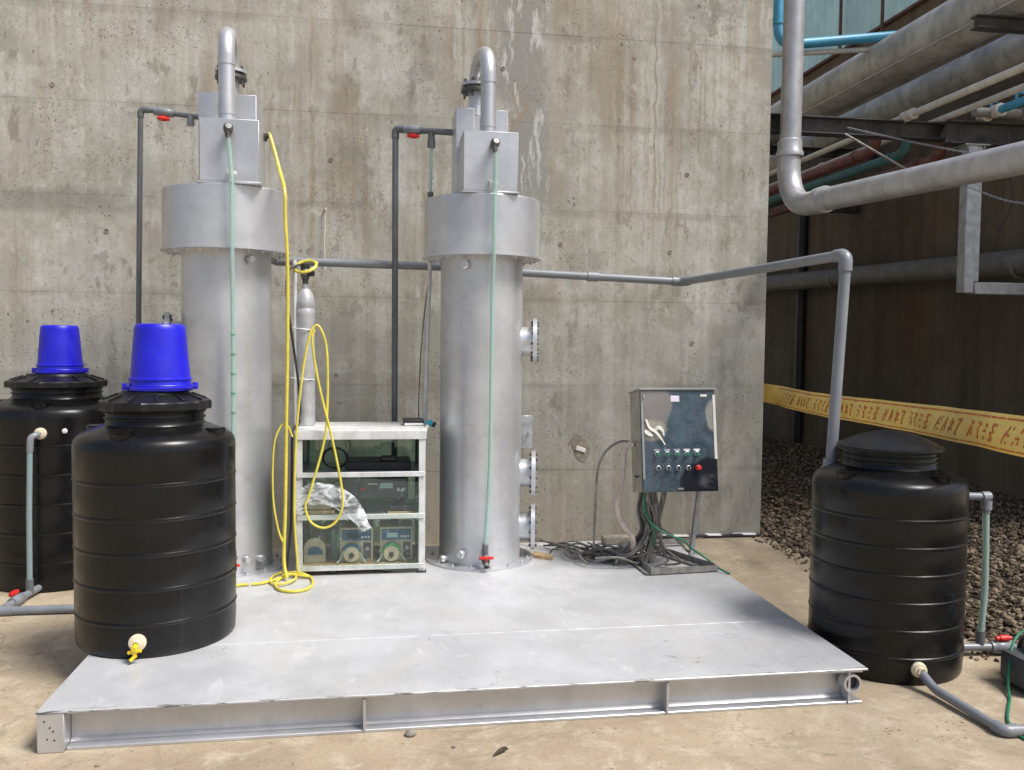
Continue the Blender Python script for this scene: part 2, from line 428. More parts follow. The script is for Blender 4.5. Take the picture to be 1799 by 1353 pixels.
def pane_mat(name, tint, gloss, rough=0.04):
    t = NT(name)
    tr = t.n('ShaderNodeBsdfTransparent')
    tr.inputs[0].default_value = (*tint, 1)
    gl = t.n('ShaderNodeBsdfGlossy')
    gl.inputs['Roughness'].default_value = rough
    mx = t.n('ShaderNodeMixShader')
    fr = t.n('ShaderNodeFresnel')
    fr.inputs[0].default_value = 1.45
    t.l(t.math('ADD', t.math('MULTIPLY', fr.outputs[0], gloss), 0.02), mx.inputs[0])
    t.l(tr.outputs[0], mx.inputs[1])
    t.l(gl.outputs[0], mx.inputs[2])
    t.l(mx.outputs[0], t.out.inputs[0])
    return t.mat
M['pane'] = pane_mat("green_acrylic", (0.62, 0.76, 0.68), 1.6)
def bag_mat():
    t = NT("clear_crinkled_plastic")
    tr = t.n('ShaderNodeBsdfTransparent')
    tr.inputs[0].default_value = (0.92, 0.95, 0.95, 1)
    b = t.b
    t.set(Base_Color=(0.90, 0.93, 0.94), Roughness=0.25)
    mx = t.n('ShaderNodeMixShader')
    f = t.ramp(t.noise(t.pos((3, 3, 5)), 4, 4, 0.6, 1.5), 0.38, 0.62)
    t.l(t.math('ADD', t.math('MULTIPLY', f, 0.6), 0.15), mx.inputs[0])
    t.l(tr.outputs[0], mx.inputs[1])
    t.l(b.outputs[0], mx.inputs[2])
    t.l(mx.outputs[0], t.out.inputs[0])
    return t.mat
M['bag'] = bag_mat()
def curtain_mat():
    t = NT("clear_plastic_sheet")
    tr = t.n('ShaderNodeBsdfTransparent')
    tr.inputs[0].default_value = (0.90, 0.94, 0.91, 1)
    t.set(Base_Color=(0.62, 0.70, 0.66), Roughness=0.12)
    mx = t.n('ShaderNodeMixShader')
    f = t.ramp(t.noise(t.pos((6, 3, 3)), 4, 5, 0.7, 2.0), 0.58, 0.70)
    t.l(t.math('ADD', t.math('MULTIPLY', f, 0.38), 0.07), mx.inputs[0])
    t.l(tr.outputs[0], mx.inputs[1])
    t.l(t.b.outputs[0], mx.inputs[2])
    t.l(mx.outputs[0], t.out.inputs[0])
    return t.mat
M['curtain'] = curtain_mat()

def brown_wall_mat():
    t = NT("dark_stained_wall")
    p = t.pos()
    a = t.noise(p, 0.5, 5, 0.6)
    s = t.noise(t.pos((1, 3.0, 0.22)), 1.0, 7, 0.68, 0.4)
    s2 = t.noise(t.pos((1, 1.3, 0.08)), 1.0, 4, 0.6)
    f = t.noise(p, 7, 6, 0.7)
    c = t.mix(t.ramp(a, 0.35, 0.65), (0.125, 0.100, 0.072), (0.19, 0.158, 0.118))
    c = t.mix(t.math('MULTIPLY', t.ramp(s, 0.42, 0.66), 0.55), c, (0.085, 0.068, 0.048))
    c = t.mix(t.math('MULTIPLY', t.ramp(s2, 0.60, 0.74), 0.6), c, (0.14, 0.068, 0.034))
    sep = t.n('ShaderNodeSeparateXYZ')
    t.l(t.n('ShaderNodeNewGeometry').outputs['Position'], sep.inputs[0])
    c = t.mix(t.ramp(sep.outputs[2], 3.7, 4.6), c, t.mix(t.ramp(s, 0.4, 0.7), (0.20, 0.15, 0.10), (0.12, 0.085, 0.055)))
    c = t.mix(t.math('MULTIPLY', t.ramp(f, 0.5, 0.75), 0.45), c, (0.22, 0.185, 0.14))
    t.set(Base_Color=c, Roughness=0.9, Specular_IOR_Level=0.2)
    t.bump(f, 0.3, 0.01)
    return t.mat
M['brown_wall'] = brown_wall_mat()

def gravel_mat(name, sheet):
    t = NT(name)
    p = t.pos()
    if sheet:
        v = t.n('ShaderNodeTexVoronoi')
        v.inputs['Scale'].default_value = 24
        t.l(p, v.inputs[0])
        c = t.mix(t.ramp(v.outputs['Distance'], 0.1, 0.7), (0.13, 0.105, 0.075), (0.035, 0.03, 0.022))
        t.bump(v.outputs['Distance'], 0.8, -0.03)
    else:
        at = t.n('ShaderNodeAttribute', attribute_name='tone')
        c = t.mix(at.outputs['Fac'], (0.055, 0.039, 0.026), (0.33, 0.25, 0.17))
        c = t.mix(t.math('MULTIPLY', t.ramp(t.noise(p, 40, 4), 0.4, 0.7), 0.4), c, (0.11, 0.09, 0.07))
    t.set(Base_Color=c, Roughness=0.9, Specular_IOR_Level=0.2)
    return t.mat
M['gravel'] = gravel_mat("gravel_stones", False)
M['gravel_sheet'] = gravel_mat("gravel_base", True)

def cabinet_door_mat():
    # thin steel door; blue-grey film and mirror reflections painted together as colour
    t = NT("cabinet_film_reflection_door")
    p = t.pos()
    sep = t.n('ShaderNodeSeparateXYZ')
    t.l(p, sep.inputs[0])
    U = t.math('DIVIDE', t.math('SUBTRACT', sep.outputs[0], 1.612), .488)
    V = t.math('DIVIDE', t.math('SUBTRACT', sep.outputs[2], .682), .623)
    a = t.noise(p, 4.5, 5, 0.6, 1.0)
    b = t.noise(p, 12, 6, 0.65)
    film_refl = t.mix(t.ramp(b, 0.35, 0.65), (0.040, 0.062, 0.078), (0.085, 0.120, 0.142))
    film_refl = t.mix(t.math('MULTIPLY', t.ramp(a, 0.46, 0.62), 0.75), film_refl, (0.080, 0.088, 0.108))
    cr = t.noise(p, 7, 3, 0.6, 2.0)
    film_refl = t.mix(t.math('MULTIPLY', t.ramp(t.math('ABSOLUTE', t.math('SUBTRACT', cr, 0.5)), 0, 0.02, inv=True), 0.35), film_refl, (0.2, 0.25, 0.28))
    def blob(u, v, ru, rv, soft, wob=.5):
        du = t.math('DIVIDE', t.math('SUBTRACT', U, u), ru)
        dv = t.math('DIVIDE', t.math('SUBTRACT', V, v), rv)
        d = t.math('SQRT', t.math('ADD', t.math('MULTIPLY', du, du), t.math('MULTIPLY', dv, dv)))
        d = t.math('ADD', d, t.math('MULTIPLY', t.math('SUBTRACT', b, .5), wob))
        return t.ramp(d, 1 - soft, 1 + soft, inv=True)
    refl_beige = t.mix(a, (0.13, 0.115, 0.105), (0.36, 0.32, 0.27))  # beige reflections of the surroundings, painted into the door colour
    film_refl = t.mix(t.math('MULTIPLY', blob(.17, .86, .25, .22, .10), .92), film_refl, refl_beige)
    film_refl = t.mix(t.math('MULTIPLY', blob(.15, .60, .16, .10, .22, .9), .85), film_refl, (0.40, 0.36, 0.27))
    film_refl = t.mix(t.math('MULTIPLY', blob(.98, .76, .12, .15, .16, .8), .9), film_refl, (0.33, 0.30, 0.26))
    film_refl = t.mix(t.math('MULTIPLY', blob(.92, .06, .44, .27, .07, .35), .93), film_refl, (0.017, 0.016, 0.022))  # dark mirrored shape painted low on the door's right side
    film_refl = t.mix(t.math('MULTIPLY', t.math('MULTIPLY', blob(.92, .10, .17, .07, .3, 1.0), t.ramp(a, .4, .6)), .7), film_refl, (0.16, 0.155, 0.165))
    t.set(Base_Color=film_refl, Metallic=0.3, Roughness=0.22)
    t.bump(a, 0.2, 0.01)
    return t.mat
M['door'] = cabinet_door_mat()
M['steel'] = simple("stainless_steel", (0.46, 0.45, 0.42), 0.3, metal=0.85, var=0.12, vscale=8)
M['refl_patch'] = simple("beige_reflection_patch", (0.30, 0.27, 0.235), 0.4, metal=0.35, var=0.15, vscale=10)  # beige tone of a painted door reflection
M['refl_dark'] = simple("dark_reflection_patch", (0.016, 0.016, 0.022), 0.25, var=0.25, vscale=6)  # dark tone of a painted door reflection
M['film_pale'] = simple("pale_film_curl", (0.60, 0.58, 0.52), 0.4)

# ------------------------------------------------------------------ object helpers
def thing(name, label, cat, loc=(0, 0, 0), group=None):
    o = bpy.data.objects.new(name, None)
    o.empty_display_size = 0.1
    C.objects.link(o)
    o.location = loc
    o['label'] = label
    o['category'] = cat
    if group:
        o['group'] = group
    return o

def root_loc(o):
    v = Vector(o.location)
    while o.parent:
        o = o.parent
        v = v + Vector(o.location)
    return v

def finish(bm, name, smooth):
    bmesh.ops.remove_doubles(bm, verts=bm.verts, dist=1e-6)
    bmesh.ops.recalc_face_normals(bm, faces=bm.faces)
    me = bpy.data.meshes.new(name)
    bm.to_mesh(me)
    bm.free()
    if smooth:
        me.shade_smooth()
        me.set_sharp_from_angle(angle=R(smooth))
    return me

def obj(name, bm, mat, parent=None, smooth=40):
    """bm is in world coordinates; parent (if any) is an unrotated thing or part"""
    if parent is not None:
        off = root_loc(parent)
        bmesh.ops.translate(bm, verts=bm.verts, vec=-off)
    me = finish(bm, name, smooth)
    me.materials.append(mat if not isinstance(mat, str) else M[mat])
    o = bpy.data.objects.new(name, me)
    C.objects.link(o)
    if parent is not None:
        o.parent = parent
    return o

def solo(name, bm, mat, label, cat, group=None, smooth=40, origin=None):
    if origin is None:
        lo = Vector((min(v.co.x for v in bm.verts), min(v.co.y for v in bm.verts), min(v.co.z for v in bm.verts)))
        hi = Vector((max(v.co.x for v in bm.verts), max(v.co.y for v in bm.verts), lo.z))
        origin = (lo + hi) / 2
        origin.z = lo.z
    bmesh.ops.translate(bm, verts=bm.verts, vec=-Vector(origin))
    o = obj(name, bm, mat, None, smooth)
    o.location = origin
    o['label'] = label
    o['category'] = cat
    if group:
        o['group'] = group
    return o

def struct(name, bm, mat, smooth=0):
    o = obj(name, bm, mat, None, smooth)
    o['kind'] = 'structure'
    return o

def copy_tree(o, parent=None):
    c = o.copy()
    C.objects.link(c)
    if parent is not None:
        c.parent = parent
    for ch in list(o.children):
        copy_tree(ch, c)
    return c

def B():
    return bmesh.new()

def merge(bm, other):
    me = bpy.data.meshes.new("tmp")
    other.to_mesh(me)
    other.free()
    bm.from_mesh(me)
    bpy.data.meshes.remove(me)

def box(bm, x0, x1, y0, y1, z0, z1, bev=0.0, rot=None, piv=None, seg=1):
    b = bmesh.new()
    bmesh.ops.create_cube(b, size=1.0)
    for v in b.verts:
        v.co = Vector((x0 + (v.co.x + .5) * (x1 - x0), y0 + (v.co.y + .5) * (y1 - y0), z0 + (v.co.z + .5) * (z1 - z0)))
    if bev:
        bmesh.ops.bevel(b, geom=list(b.edges), offset=bev, segments=seg, affect='EDGES', profile=0.5)
    if rot is not None:
        pv = Vector(piv) if piv is not None else Vector(((x0 + x1) / 2, (y0 + y1) / 2, (z0 + z1) / 2))
        bmesh.ops.transform(b, matrix=Matrix.Translation(pv) @ Euler(rot).to_matrix().to_4x4() @ Matrix.Translation(-pv), verts=b.verts)
    merge(bm, b)
    return bm

def frame(d):
    d = Vector(d).normalized()
    a = Vector((0, 0, 1)) if abs(d.z) < 0.9 else Vector((1, 0, 0))
    u = d.cross(a).normalized()
    v = d.cross(u).normalized()
    return d, u, v

def cyl(bm, p0, p1, r0, r1=None, n=20, caps=True):
    if r1 is None:
        r1 = r0
    p0, p1 = Vector(p0), Vector(p1)
    d, u, v = frame(p1 - p0)
    ra, rb = [], []
    for i in range(n):
        a = 2 * PI * i / n
        o = u * math.cos(a) + v * math.sin(a)
        ra.append(bm.verts.new(p0 + o * r0))
        rb.append(bm.verts.new(p1 + o * r1))
    for i in range(n):
        j = (i + 1) % n
        bm.faces.new((ra[i], ra[j], rb[j], rb[i]))
    if caps:
        bm.faces.new(ra[::-1])
        bm.faces.new(rb)
    return bm

def lathe(bm, prof, c=(0, 0, 0), n=48, axis=None, rmod=None):
    """prof: list of (r, h); axis: direction (default +z) from c"""
    c = Vector(c)
    if axis is None:
        d, u, v = Vector((0, 0, 1)), Vector((1, 0, 0)), Vector((0, 1, 0))
    else:
        d, u, v = frame(axis)
    rings = []
    for k, (r, h) in enumerate(prof):
        if r < 1e-5:
            rings.append([bm.verts.new(c + d * h)])
            continue
        ring = []
        for i in range(n):
            a = 2 * PI * i / n
            rr = r * (rmod(k, a) if rmod else 1)
            ring.append(bm.verts.new(c + d * h + (u * math.cos(a) + v * math.sin(a)) * rr))
        rings.append(ring)
    for A, Bq in zip(rings, rings[1:]):
        if len(A) == 1 and len(Bq) == 1:
            continue
        for i in range(n):
            j = (i + 1) % n
            if len(A) == 1:
                bm.faces.new((A[0], Bq[j], Bq[i]))
            elif len(Bq) == 1:
                bm.faces.new((A[i], A[j], Bq[0]))
            else:
                bm.faces.new((A[i], A[j], Bq[j], Bq[i]))
    return bm

def catmull(pts, k=6, closed=False):
    P = [Vector(p) for p in pts]
    if len(P) < 3:
        return P
    out = []
    Q = [P[0] * 2 - P[1]] + P + [P[-1] * 2 - P[-2]]
    for i in range(1, len(Q) - 2):
        a, b, c, d = Q[i - 1], Q[i], Q[i + 1], Q[i + 2]
        for j in range(k):
            t = j / k
            out.append(0.5 * ((2 * b) + (c - a) * t + (2 * a - 5 * b + 4 * c - d) * t * t + (3 * b - a - 3 * c + d) * t ** 3))
    out.append(P[-1])
    return out

def bend(pts, rad, k=6):
    """polyline with rounded corners"""
    P = [Vector(p) for p in pts]
    out = [P[0]]
    for i in range(1, len(P) - 1):
        a, b, c = P[i - 1], P[i], P[i + 1]
        d0, d1 = (a - b), (c - b)
        l = min(rad, d0.length * (.96 if i == 1 else .48), d1.length * (.96 if i == len(P) - 2 else .48))
        s, e = b + d0.normalized() * l, b + d1.normalized() * l
        for j in range(k + 1):
            t = j / k
            out.append(s * (1 - t) ** 2 + b * 2 * t * (1 - t) + e * t * t)
    out.append(P[-1])
    return out

def tube(bm, pts, r, n=12, caps=True):
    P = [Vector(p) for p in pts]
    rings = []
    T0 = (P[1] - P[0]).normalized()
    d, u, v = frame(T0)
    for i, p in enumerate(P):
        if i == 0:
            T = (P[1] - P[0])
        elif i == len(P) - 1:
            T = (P[-1] - P[-2])
        else:
            T = (P[i + 1] - P[i - 1])
        T = T.normalized()
        u = (u - T * u.dot(T)).normalized()
        v = T.cross(u)
        rr = r[i] if isinstance(r, (list, tuple)) else r
        rings.append([bm.verts.new(p + (u * math.cos(2 * PI * k / n) + v * math.sin(2 * PI * k / n)) * rr) for k in range(n)])
    for A, Bq in zip(rings, rings[1:]):
        for k in range(n):
            j = (k + 1) % n
            bm.faces.new((A[k], A[j], Bq[j], Bq[k]))
    if caps:
        bm.faces.new(rings[0][::-1])
        bm.faces.new(rings[-1])
    return bm

def prism(bm, poly, y0, y1, axis='y'):
    """extrude a 2-D polygon; axis 'y': poly is (x,z); 'x': (y,z); 'z': (x,y)"""
    def mk(a, b, t):
        return {'y': (a, t, b), 'x': (t, a, b), 'z': (a, b, t)}[axis]
    A = [bm.verts.new(mk(a, b, y0)) for a, b in poly]
    Bq = [bm.verts.new(mk(a, b, y1)) for a, b in poly]
    n = len(poly)
    for i in range(n):
        j = (i + 1) % n
        bm.faces.new((A[i], A[j], Bq[j], Bq[i]))
    bm.faces.new(A[::-1])
    bm.faces.new(Bq)
    return bm

def hexbolt(bm, p, axis, r=0.012, h=0.014):
    d = Vector(axis).normalized()
    p = Vector(p)
    cyl(bm, p, p + d * h, r, n=6)
    cyl(bm, p + d * h * .9, p + d * h * 1.7, r * .5, n=8)

# ================================================================== SETTING
# ground: one sheet to the horizon
bm = B()
s = 300
vs = [bm.verts.new((x, y, 0)) for x, y in ((-s, -s), (s, -s), (s, s), (-s, s))]
bm.faces.new(vs)
struct("ground", bm, 'ground')

# gravel bed along the alley (sheet 4 mm above the ground) and its stones
bm = B()
vs = [bm.verts.new((x, y, 0.004)) for x, y in ((3.20, 2.2), (6.49, 2.2), (6.49, 17), (3.20, 17))]
bm.faces.new(vs)
struct("gravel_bed", bm, 'gravel_sheet')

def gravel_stones():
    rng = random.Random(3)
    verts, faces, tones = [], [], []
    t = (1 + 5 ** .5) / 2
    ico = [Vector(v).normalized() for v in ((-1, t, 0), (1, t, 0), (-1, -t, 0), (1, -t, 0), (0, -1, t), (0, 1, t), (0, -1, -t), (0, 1, -t), (t, 0, -1), (t, 0, 1), (-t, 0, -1), (-t, 0, 1))]
    icf = ((0, 11, 5), (0, 5, 1), (0, 1, 7), (0, 7, 10), (0, 10, 11), (1, 5, 9), (5, 11, 4), (11, 10, 2), (10, 7, 6), (7, 1, 8), (3, 9, 4), (3, 4, 2), (3, 2, 6), (3, 6, 8), (3, 8, 9), (4, 9, 5), (2, 4, 11), (6, 2, 10), (8, 6, 7), (9, 8, 1))
    def stone(x, y, r, z):
        b = len(verts)
        rot = Euler((rng.uniform(0, 6), rng.uniform(0, 6), rng.uniform(0, 6))).to_matrix()
        sc = Vector((rng.uniform(.7, 1.4), rng.uniform(.7, 1.2), rng.uniform(.5, .85)))
        e = Euler((rng.uniform(-.4, .4), rng.uniform(-.4, .4), rng.uniform(0, 6))).to_matrix()
        for v in ico:
            q = rot @ v
            q = Vector((q.x * sc.x, q.y * sc.y, q.z * sc.z)) * r * rng.uniform(.82, 1.15)
            q = e @ q
            verts.append((x + q.x, y + q.y, max(z + q.z, 0.002)))
        tone = rng.random() ** 1.5
        for f in icf:
            faces.append(tuple(b + i for i in f))
            tones.append(tone)
    for i in range(42000):
        y = 2.2 + (rng.random() ** 1.7) * 12.0
        x = 3.14 + rng.random() * 3.3
        edge = (x - 3.14)
        if edge < .12 and rng.random() > edge / .12 + .15:
            continue
        r = rng.uniform(.008, .018) if rng.random() < .88 else rng.uniform(.017, .029)
        stone(x, y, r, r * .35 + rng.random() * .02 + min(.05, edge * .03))
    for i in range(260):   # strays on the slab
        stone(3.14 - abs(rng.gauss(0, .07)), rng.uniform(2.4, 7.5), rng.uniform(.006, .016), .006)
    me = bpy.data.meshes.new("gravel")
    me.from_pydata(verts, [], faces)
    at = me.attributes.new("tone", 'FLOAT', 'FACE')
    at.data.foreach_set('value', tones)
    me.materials.append(M['gravel'])
    o = bpy.data.objects.new("gravel", me)
    C.objects.link(o)
    o['kind'] = 'stuff'
    o['label'] = "brown crushed stone filling the alley beside the right tank"
    o['category'] = "gravel"
gravel_stones()

# concrete wall: core plus recessed-joint formwork panels
wx, wy = 3.145, 6.677
cw = thing("concrete_wall", "tall weathered beige concrete wall with brown streaks behind the two silver columns", "wall", (0, 7.2, 0))
bm = B()
box(bm, -9.0, wx - .004, wy + .012, 15.5, 0, 7.0)
obj("wall_core", bm, 'wall', cw, 0)
xs = [wx, 1.95, 0.15, -1.65, -3.45, -5.25, -7.05, -9.0]
zs = [0.0, 0.58, 1.255, 1.925, 2.63, 3.30, 3.98, 4.65, 5.33, 7.0]
cache = {}
rng = random.Random(11)
for i in range(len(xs) - 1):
    for j in range(len(zs) - 1):
        w, h = xs[i] - xs[i + 1], zs[j + 1] - zs[j]
        key = (round(w, 3), round(h, 3))
        if key not in cache:
            b = B()
            box(b, 0.0002, w - 0.0002, 0, .0115, 0.0005, h - 0.0005, 0.0003)
            me = finish(b, "panel", 0)
            me.materials.append(M['wall'])
            cache[key] = me
        o = bpy.data.objects.new("panel", cache[key])
        C.objects.link(o)
        o.parent = cw
        o.location = (xs[i + 1], wy - 7.2 + rng.uniform(-.0008, .0006), zs[j])
# corner fillet strip, tie-hole plugs, a mortar patch with a small plate
bm = B()
box(bm, wx - .003, wx + .004, wy + .004, wy + .03, 0, 7.0, .002)
obj("corner_edge", bm, 'wall', cw, 0)
for (x, z) in ((1.42, 2.37), (2.32, 2.33), (1.05, 1.62), (2.52, 1.6), (-.35, 2.95), (-1.95, 2.37), (2.45, 2.95), (.95, 3.7), (-2.3, 3.4)):
    bm = B()
    lathe(bm, [(0.018, 0), (0.018, .004), (.012, .005), (.010, .002), (0, .002)], (x, wy, z), 12, axis=(0, -1, 0))
    obj("tie_hole", bm, 'stone', cw)
bm = B()
b2 = [(1.604 + .075 * math.cos(a) * (1 + .15 * math.sin(3 * a)) , .75 + .1 * math.sin(a) - .6 * .075 * math.cos(a)) for a in [2 * PI * k / 18 for k in range(18)]]
prism(bm, b2, wy - .004, wy + .004)
obj("mortar_patch", bm, 'stone', cw)
bm = B()
box(bm, 1.565, 1.645, wy - .012, wy - .004, .728, .762, .002, rot=(0, R(18), 0))
obj("wall_plate", bm, 'white_plastic', cw)
bm = B()
tube(bm, catmull([(2.15 + .1 * k, 6.664 - .006 * (k % 3), .012 + .006 * ((k * 7) % 3)) for k in range(11)], 3), .011, 7)
obj("base_strip", bm, 'dark', cw)
for xa, xb in ((2.3, 2.52), (2.66, 2.8), (2.9, 3.1)):
    bm = B(); box(bm, xa, xb, 6.645, 6.675, .024, .032, .003, rot=(R(20), R(1.5), 0))
    obj("mortar_chip", bm, 'white_plastic', cw)
# metal tie strap on the left, at column height
bm = B()
tube(bm, catmull([(-.394, 6.67, 2.57), (-.396, 6.655, 2.56), (-.391, 6.65, 2.45), (-.398, 6.65, 2.33), (-.393, 6.655, 2.2), (-.394, 6.655, 2.12)], 5), .004, 6)
cyl(bm, (-.40, 6.68, 2.572), (-.385, 6.635, 2.575), .007, n=8)
solo("string", bm, 'string', "pale string hanging from a nail in the concrete wall above the horizontal pipe", "string")

# factory building on the right of the alley
fb = thing("factory_building", "dark brown stained factory wall with mint green metal siding above it", "building", (6.6, 9, 0))
bm = B()
box(bm, 6.5, 7.4, 5.5, 18, 0, 5.72)
obj("wall", bm, 'brown_wall', fb, 0)
bm = B()
box(bm, 6.44, 6.7, 5.5, 18, 5.722, 5.76, .004)
obj("flashing", bm, 'rust', fb, 0)
b = B()
prof = []
for k in range(4):
    x = k * .21
    prof += [(x, 0), (x + .12, 0), (x + .14, .03), (x + .19, .03)]
prof.append((.84, 0))
for (y, d) in prof:
    pass
top = [b.verts.new((-d, y, 2.0)) for y, d in prof]
bot = [b.verts.new((-d, y, 0)) for y, d in prof]
for k in range(len(prof) - 1):
    b.faces.new((bot[k], bot[k + 1], top[k + 1], top[k]))
bmesh.ops.solidify(b, geom=b.faces[:], thickness=.002)
sheet = finish(b, "siding_sheet", 0)
sheet.materials.append(M['mint'])
for k in range(15):
    o = bpy.data.objects.new("siding_sheet", sheet)
    C.objects.link(o)
    o.parent = fb
    o.location = (-.08 + (.004 if k % 2 else 0), 5.5 - 9 + k * .835, 5.765)
bm = B()
box(bm, 6.53, 7.4, 5.5, 18, 5.762, 7.75)
obj("upper_wall", bm, 'brown_wall', fb, 0)
bm = B()
tube(bm, [(6.43, 12.42, 0.0), (6.43, 12.42, 3.75)], .07, 14)
for z in (.6, 1.9, 3.1):
    cyl(bm, (6.43, 12.42, z), (6.43, 12.42, z + .05), .078, n=14)
obj("downpipe", bm, 'dark', fb)
for y, zb in ((11.37, 5.70), (10.35, 5.3)):
    bm = B()
    tube(bm, [(6.36, y, zb), (6.36, y, 7.7)], .022, 10)
    obj("conduit", bm, 'rust', fb)

# ================================================================== ALLEY PIPEWORK
def ibeam(bm, a, b_, h, w, tf=.010, tw=.008):
    """I section from point a to b_ (horizontal), top centre line at given z"""
    a, b_ = Vector(a), Vector(b_)
    d = (b_ - a)
    L = d.length
    d.normalize()
    n = Vector((-d.y, d.x, 0))
    pr = [(-w / 2, 0), (w / 2, 0), (w / 2, -tf), (tw / 2, -tf - .004), (tw / 2, -h + tf + .004), (w / 2, -h + tf), (w / 2, -h), (-w / 2, -h), (-w / 2, -h + tf), (-tw / 2, -h + tf + .004), (-tw / 2, -tf - .004), (-w / 2, -tf)]
    A = [bm.verts.new(a + n * x + Vector((0, 0, z))) for x, z in pr]
    Bq = [bm.verts.new(b_ + n * x + Vector((0, 0, z))) for x, z in pr]
    for i in range(12):
        j = (i + 1) % 12
        bm.faces.new((A[i], A[j], Bq[j], Bq[i]))
    bm.faces.new(A[::-1])
    bm.faces.new(Bq)

rack = thing("pipe_rack", "dark steel beams and galvanised hanger carrying pipes across the alley", "pipe rack", (4.8, 7, 0))
bm = B(); ibeam(bm, (3.14, 7.0, 3.545), (4.93, 7.0, 3.545), .145, .13)
obj("beam", bm, 'steel_dark', rack, 0)
bm = B(); ibeam(bm, (4.84, 6.86, 3.53), (6.5, 6.86, 3.53), .19, .14)
obj("beam", bm, 'steel_dark', rack, 0)
bm = B(); ibeam(bm, (4.55, 6.15, 4.15), (6.5, 6.15, 4.15), .10, .10)
obj("beam", bm, 'steel_dark', rack, 0)
bm = B(); ibeam(bm, (3.14, 11.0, 3.545), (6.5, 11.0, 3.545), .145, .13)
obj("beam", bm, 'steel_dark', rack, 0)
bm = B(); ibeam(bm, (4.55, 10.6, 4.15), (6.5, 10.6, 4.15), .10, .10)
obj("beam", bm, 'steel_dark', rack, 0)
# U hanger of square tube under the joint
bm = B(); box(bm, 5.02, 5.12, 6.80, 6.90, 2.06, 3.33, .006)
obj("hanger_post", bm, 'galv', rack)
bm = B(); box(bm, 5.122, 5.175, 6.815, 6.885, 2.16, 3.33, .004)
obj("hanger_web", bm, 'galv', rack)
bm = B(); box(bm, 5.122, 6.5, 6.79, 6.91, 2.05, 2.155, .006)
obj("hanger_arm", bm, 'galv', rack)
bm = B(); box(bm, 4.98, 5.22, 6.78, 6.94, 3.325, 3.338, .003)
for dx in (-.08, .08):
    for dy in (-.05, .05):
        hexbolt(bm, (5.1 + dx, 6.86 + dy, 3.325), (0, 0, -1), .012)
obj("end_plate", bm, 'galv', rack)

def run(name, label, cat, mat, pts, r, bands=(), n=18, group=None, bandmat=None, bandr=1.12, bandl=.06, rad=.2, bname="band"):
    P = bend(pts, rad) if len(pts) > 2 else [Vector(p) for p in pts]
    c = sum(P, Vector()) / len(P)
    t = thing(name, label, cat, c, group)
    bm = B(); tube(bm, P, r, n)
    obj("pipe", bm, mat, t)
    for p, d in bands:
        p, d = Vector(p), Vector(d).normalized()
        bm = B()
        lathe(bm, [(r * .98, -bandl / 2), (r * bandr, -bandl / 2), (r * bandr, bandl / 2), (r * .98, bandl / 2)], p, n, axis=d)
        obj(bname, bm, bandmat or mat, t)
    return t

Yb = [(0, 1, 0)]
def ybands(x, z, ys): return [((x, y, z), (0, 1, 0)) for y in ys]
run("insulated_duct", "largest pale grey insulated duct, uppermost of the alley pipes below the mint siding", "duct", 'duct',
    [(5.0, 3.0, 4.40), (5.0, 16, 4.40)], .225, ybands(5.0, 4.40, [4.2, 5.4, 6.6, 7.8, 9.0, 10.2, 11.4, 12.6]), 40, bandr=1.012, bandl=.03)
bm = B(); box(bm, 5.0 - .232, 5.0 - .216, 3.0, 16, 4.22, 4.236, .003)
o = obj("seam", bm, 'duct', bpy.data.objects["insulated_duct"])
run("insulated_duct", "darker grey insulated duct running just under and behind the largest duct", "duct", 'duct',
    [(5.95, 3.0, 4.36), (5.95, 16, 4.36)], .20, ybands(5.95, 4.36, [4.6, 5.8, 7.0, 8.2, 9.4, 10.6, 11.8]), 40, bandr=1.012, bandl=.03)
run("cream_pipe", "cream pipe with a bulky union fitting resting on the dark crossbeam", "pipe", 'cream_pipe',
    [(4.52, 3.2, 3.578), (4.52, 16, 3.578)], .030, ybands(4.52, 3.578, [6.86, 6.95]), bandr=1.55, bname="union")
run("cream_pipe", "plain cream pipe resting on the crossbeam next to the blue valves", "pipe", 'cream_pipe',
    [(4.86, 3.2, 3.574), (4.86, 16, 3.574)], .028, ybands(4.86, 3.574, [9.0]), bandr=1.4, bname="coupling")
run("maroon_pipe", "upper maroon pipe slung under the crossbeam left of the teal pipe", "pipe", 'red_pipe',
    [(4.38, 7.16, 3.50), (4.38, 7.16, 3.335), (4.38, 16, 3.335)], .05, ybands(4.38, 3.335, [7.5, 8.6]), bandr=1.2)
run("maroon_pipe", "lower maroon pipe under the crossbeam right of the teal pipe", "pipe", 'red_pipe',
    [(5.03, 7.16, 3.50), (5.03, 7.16, 3.29), (5.03, 16, 3.29)], .055, ybands(5.03, 3.29, [7.5, 8.6]), bandr=1.2)
run("teal_pipe", "dark teal pipe between the two maroon pipes under the crossbeam", "pipe", 'teal_pipe',
    [(4.68, 7.15, 3.50), (4.68, 7.15, 3.325), (4.68, 16, 3.325)], .042, ybands(4.68, 3.325, [7.4, 9.1]), bandr=1.2)
run("wall_pipe", "thick dull grey pipe running low along the dark brown wall through the hanger", "pipe", 'low_pipe',
    [(6.2, 3.0, 2.30), (6.2, 9.5, 2.47), (6.2, 16, 2.64)], .13, [((6.2, 7.55, 2.385), (0, 1, .026)), ((6.2, 11.0, 2.50), (0, 1, .026))], 28, bandr=1.05, bandl=.05)
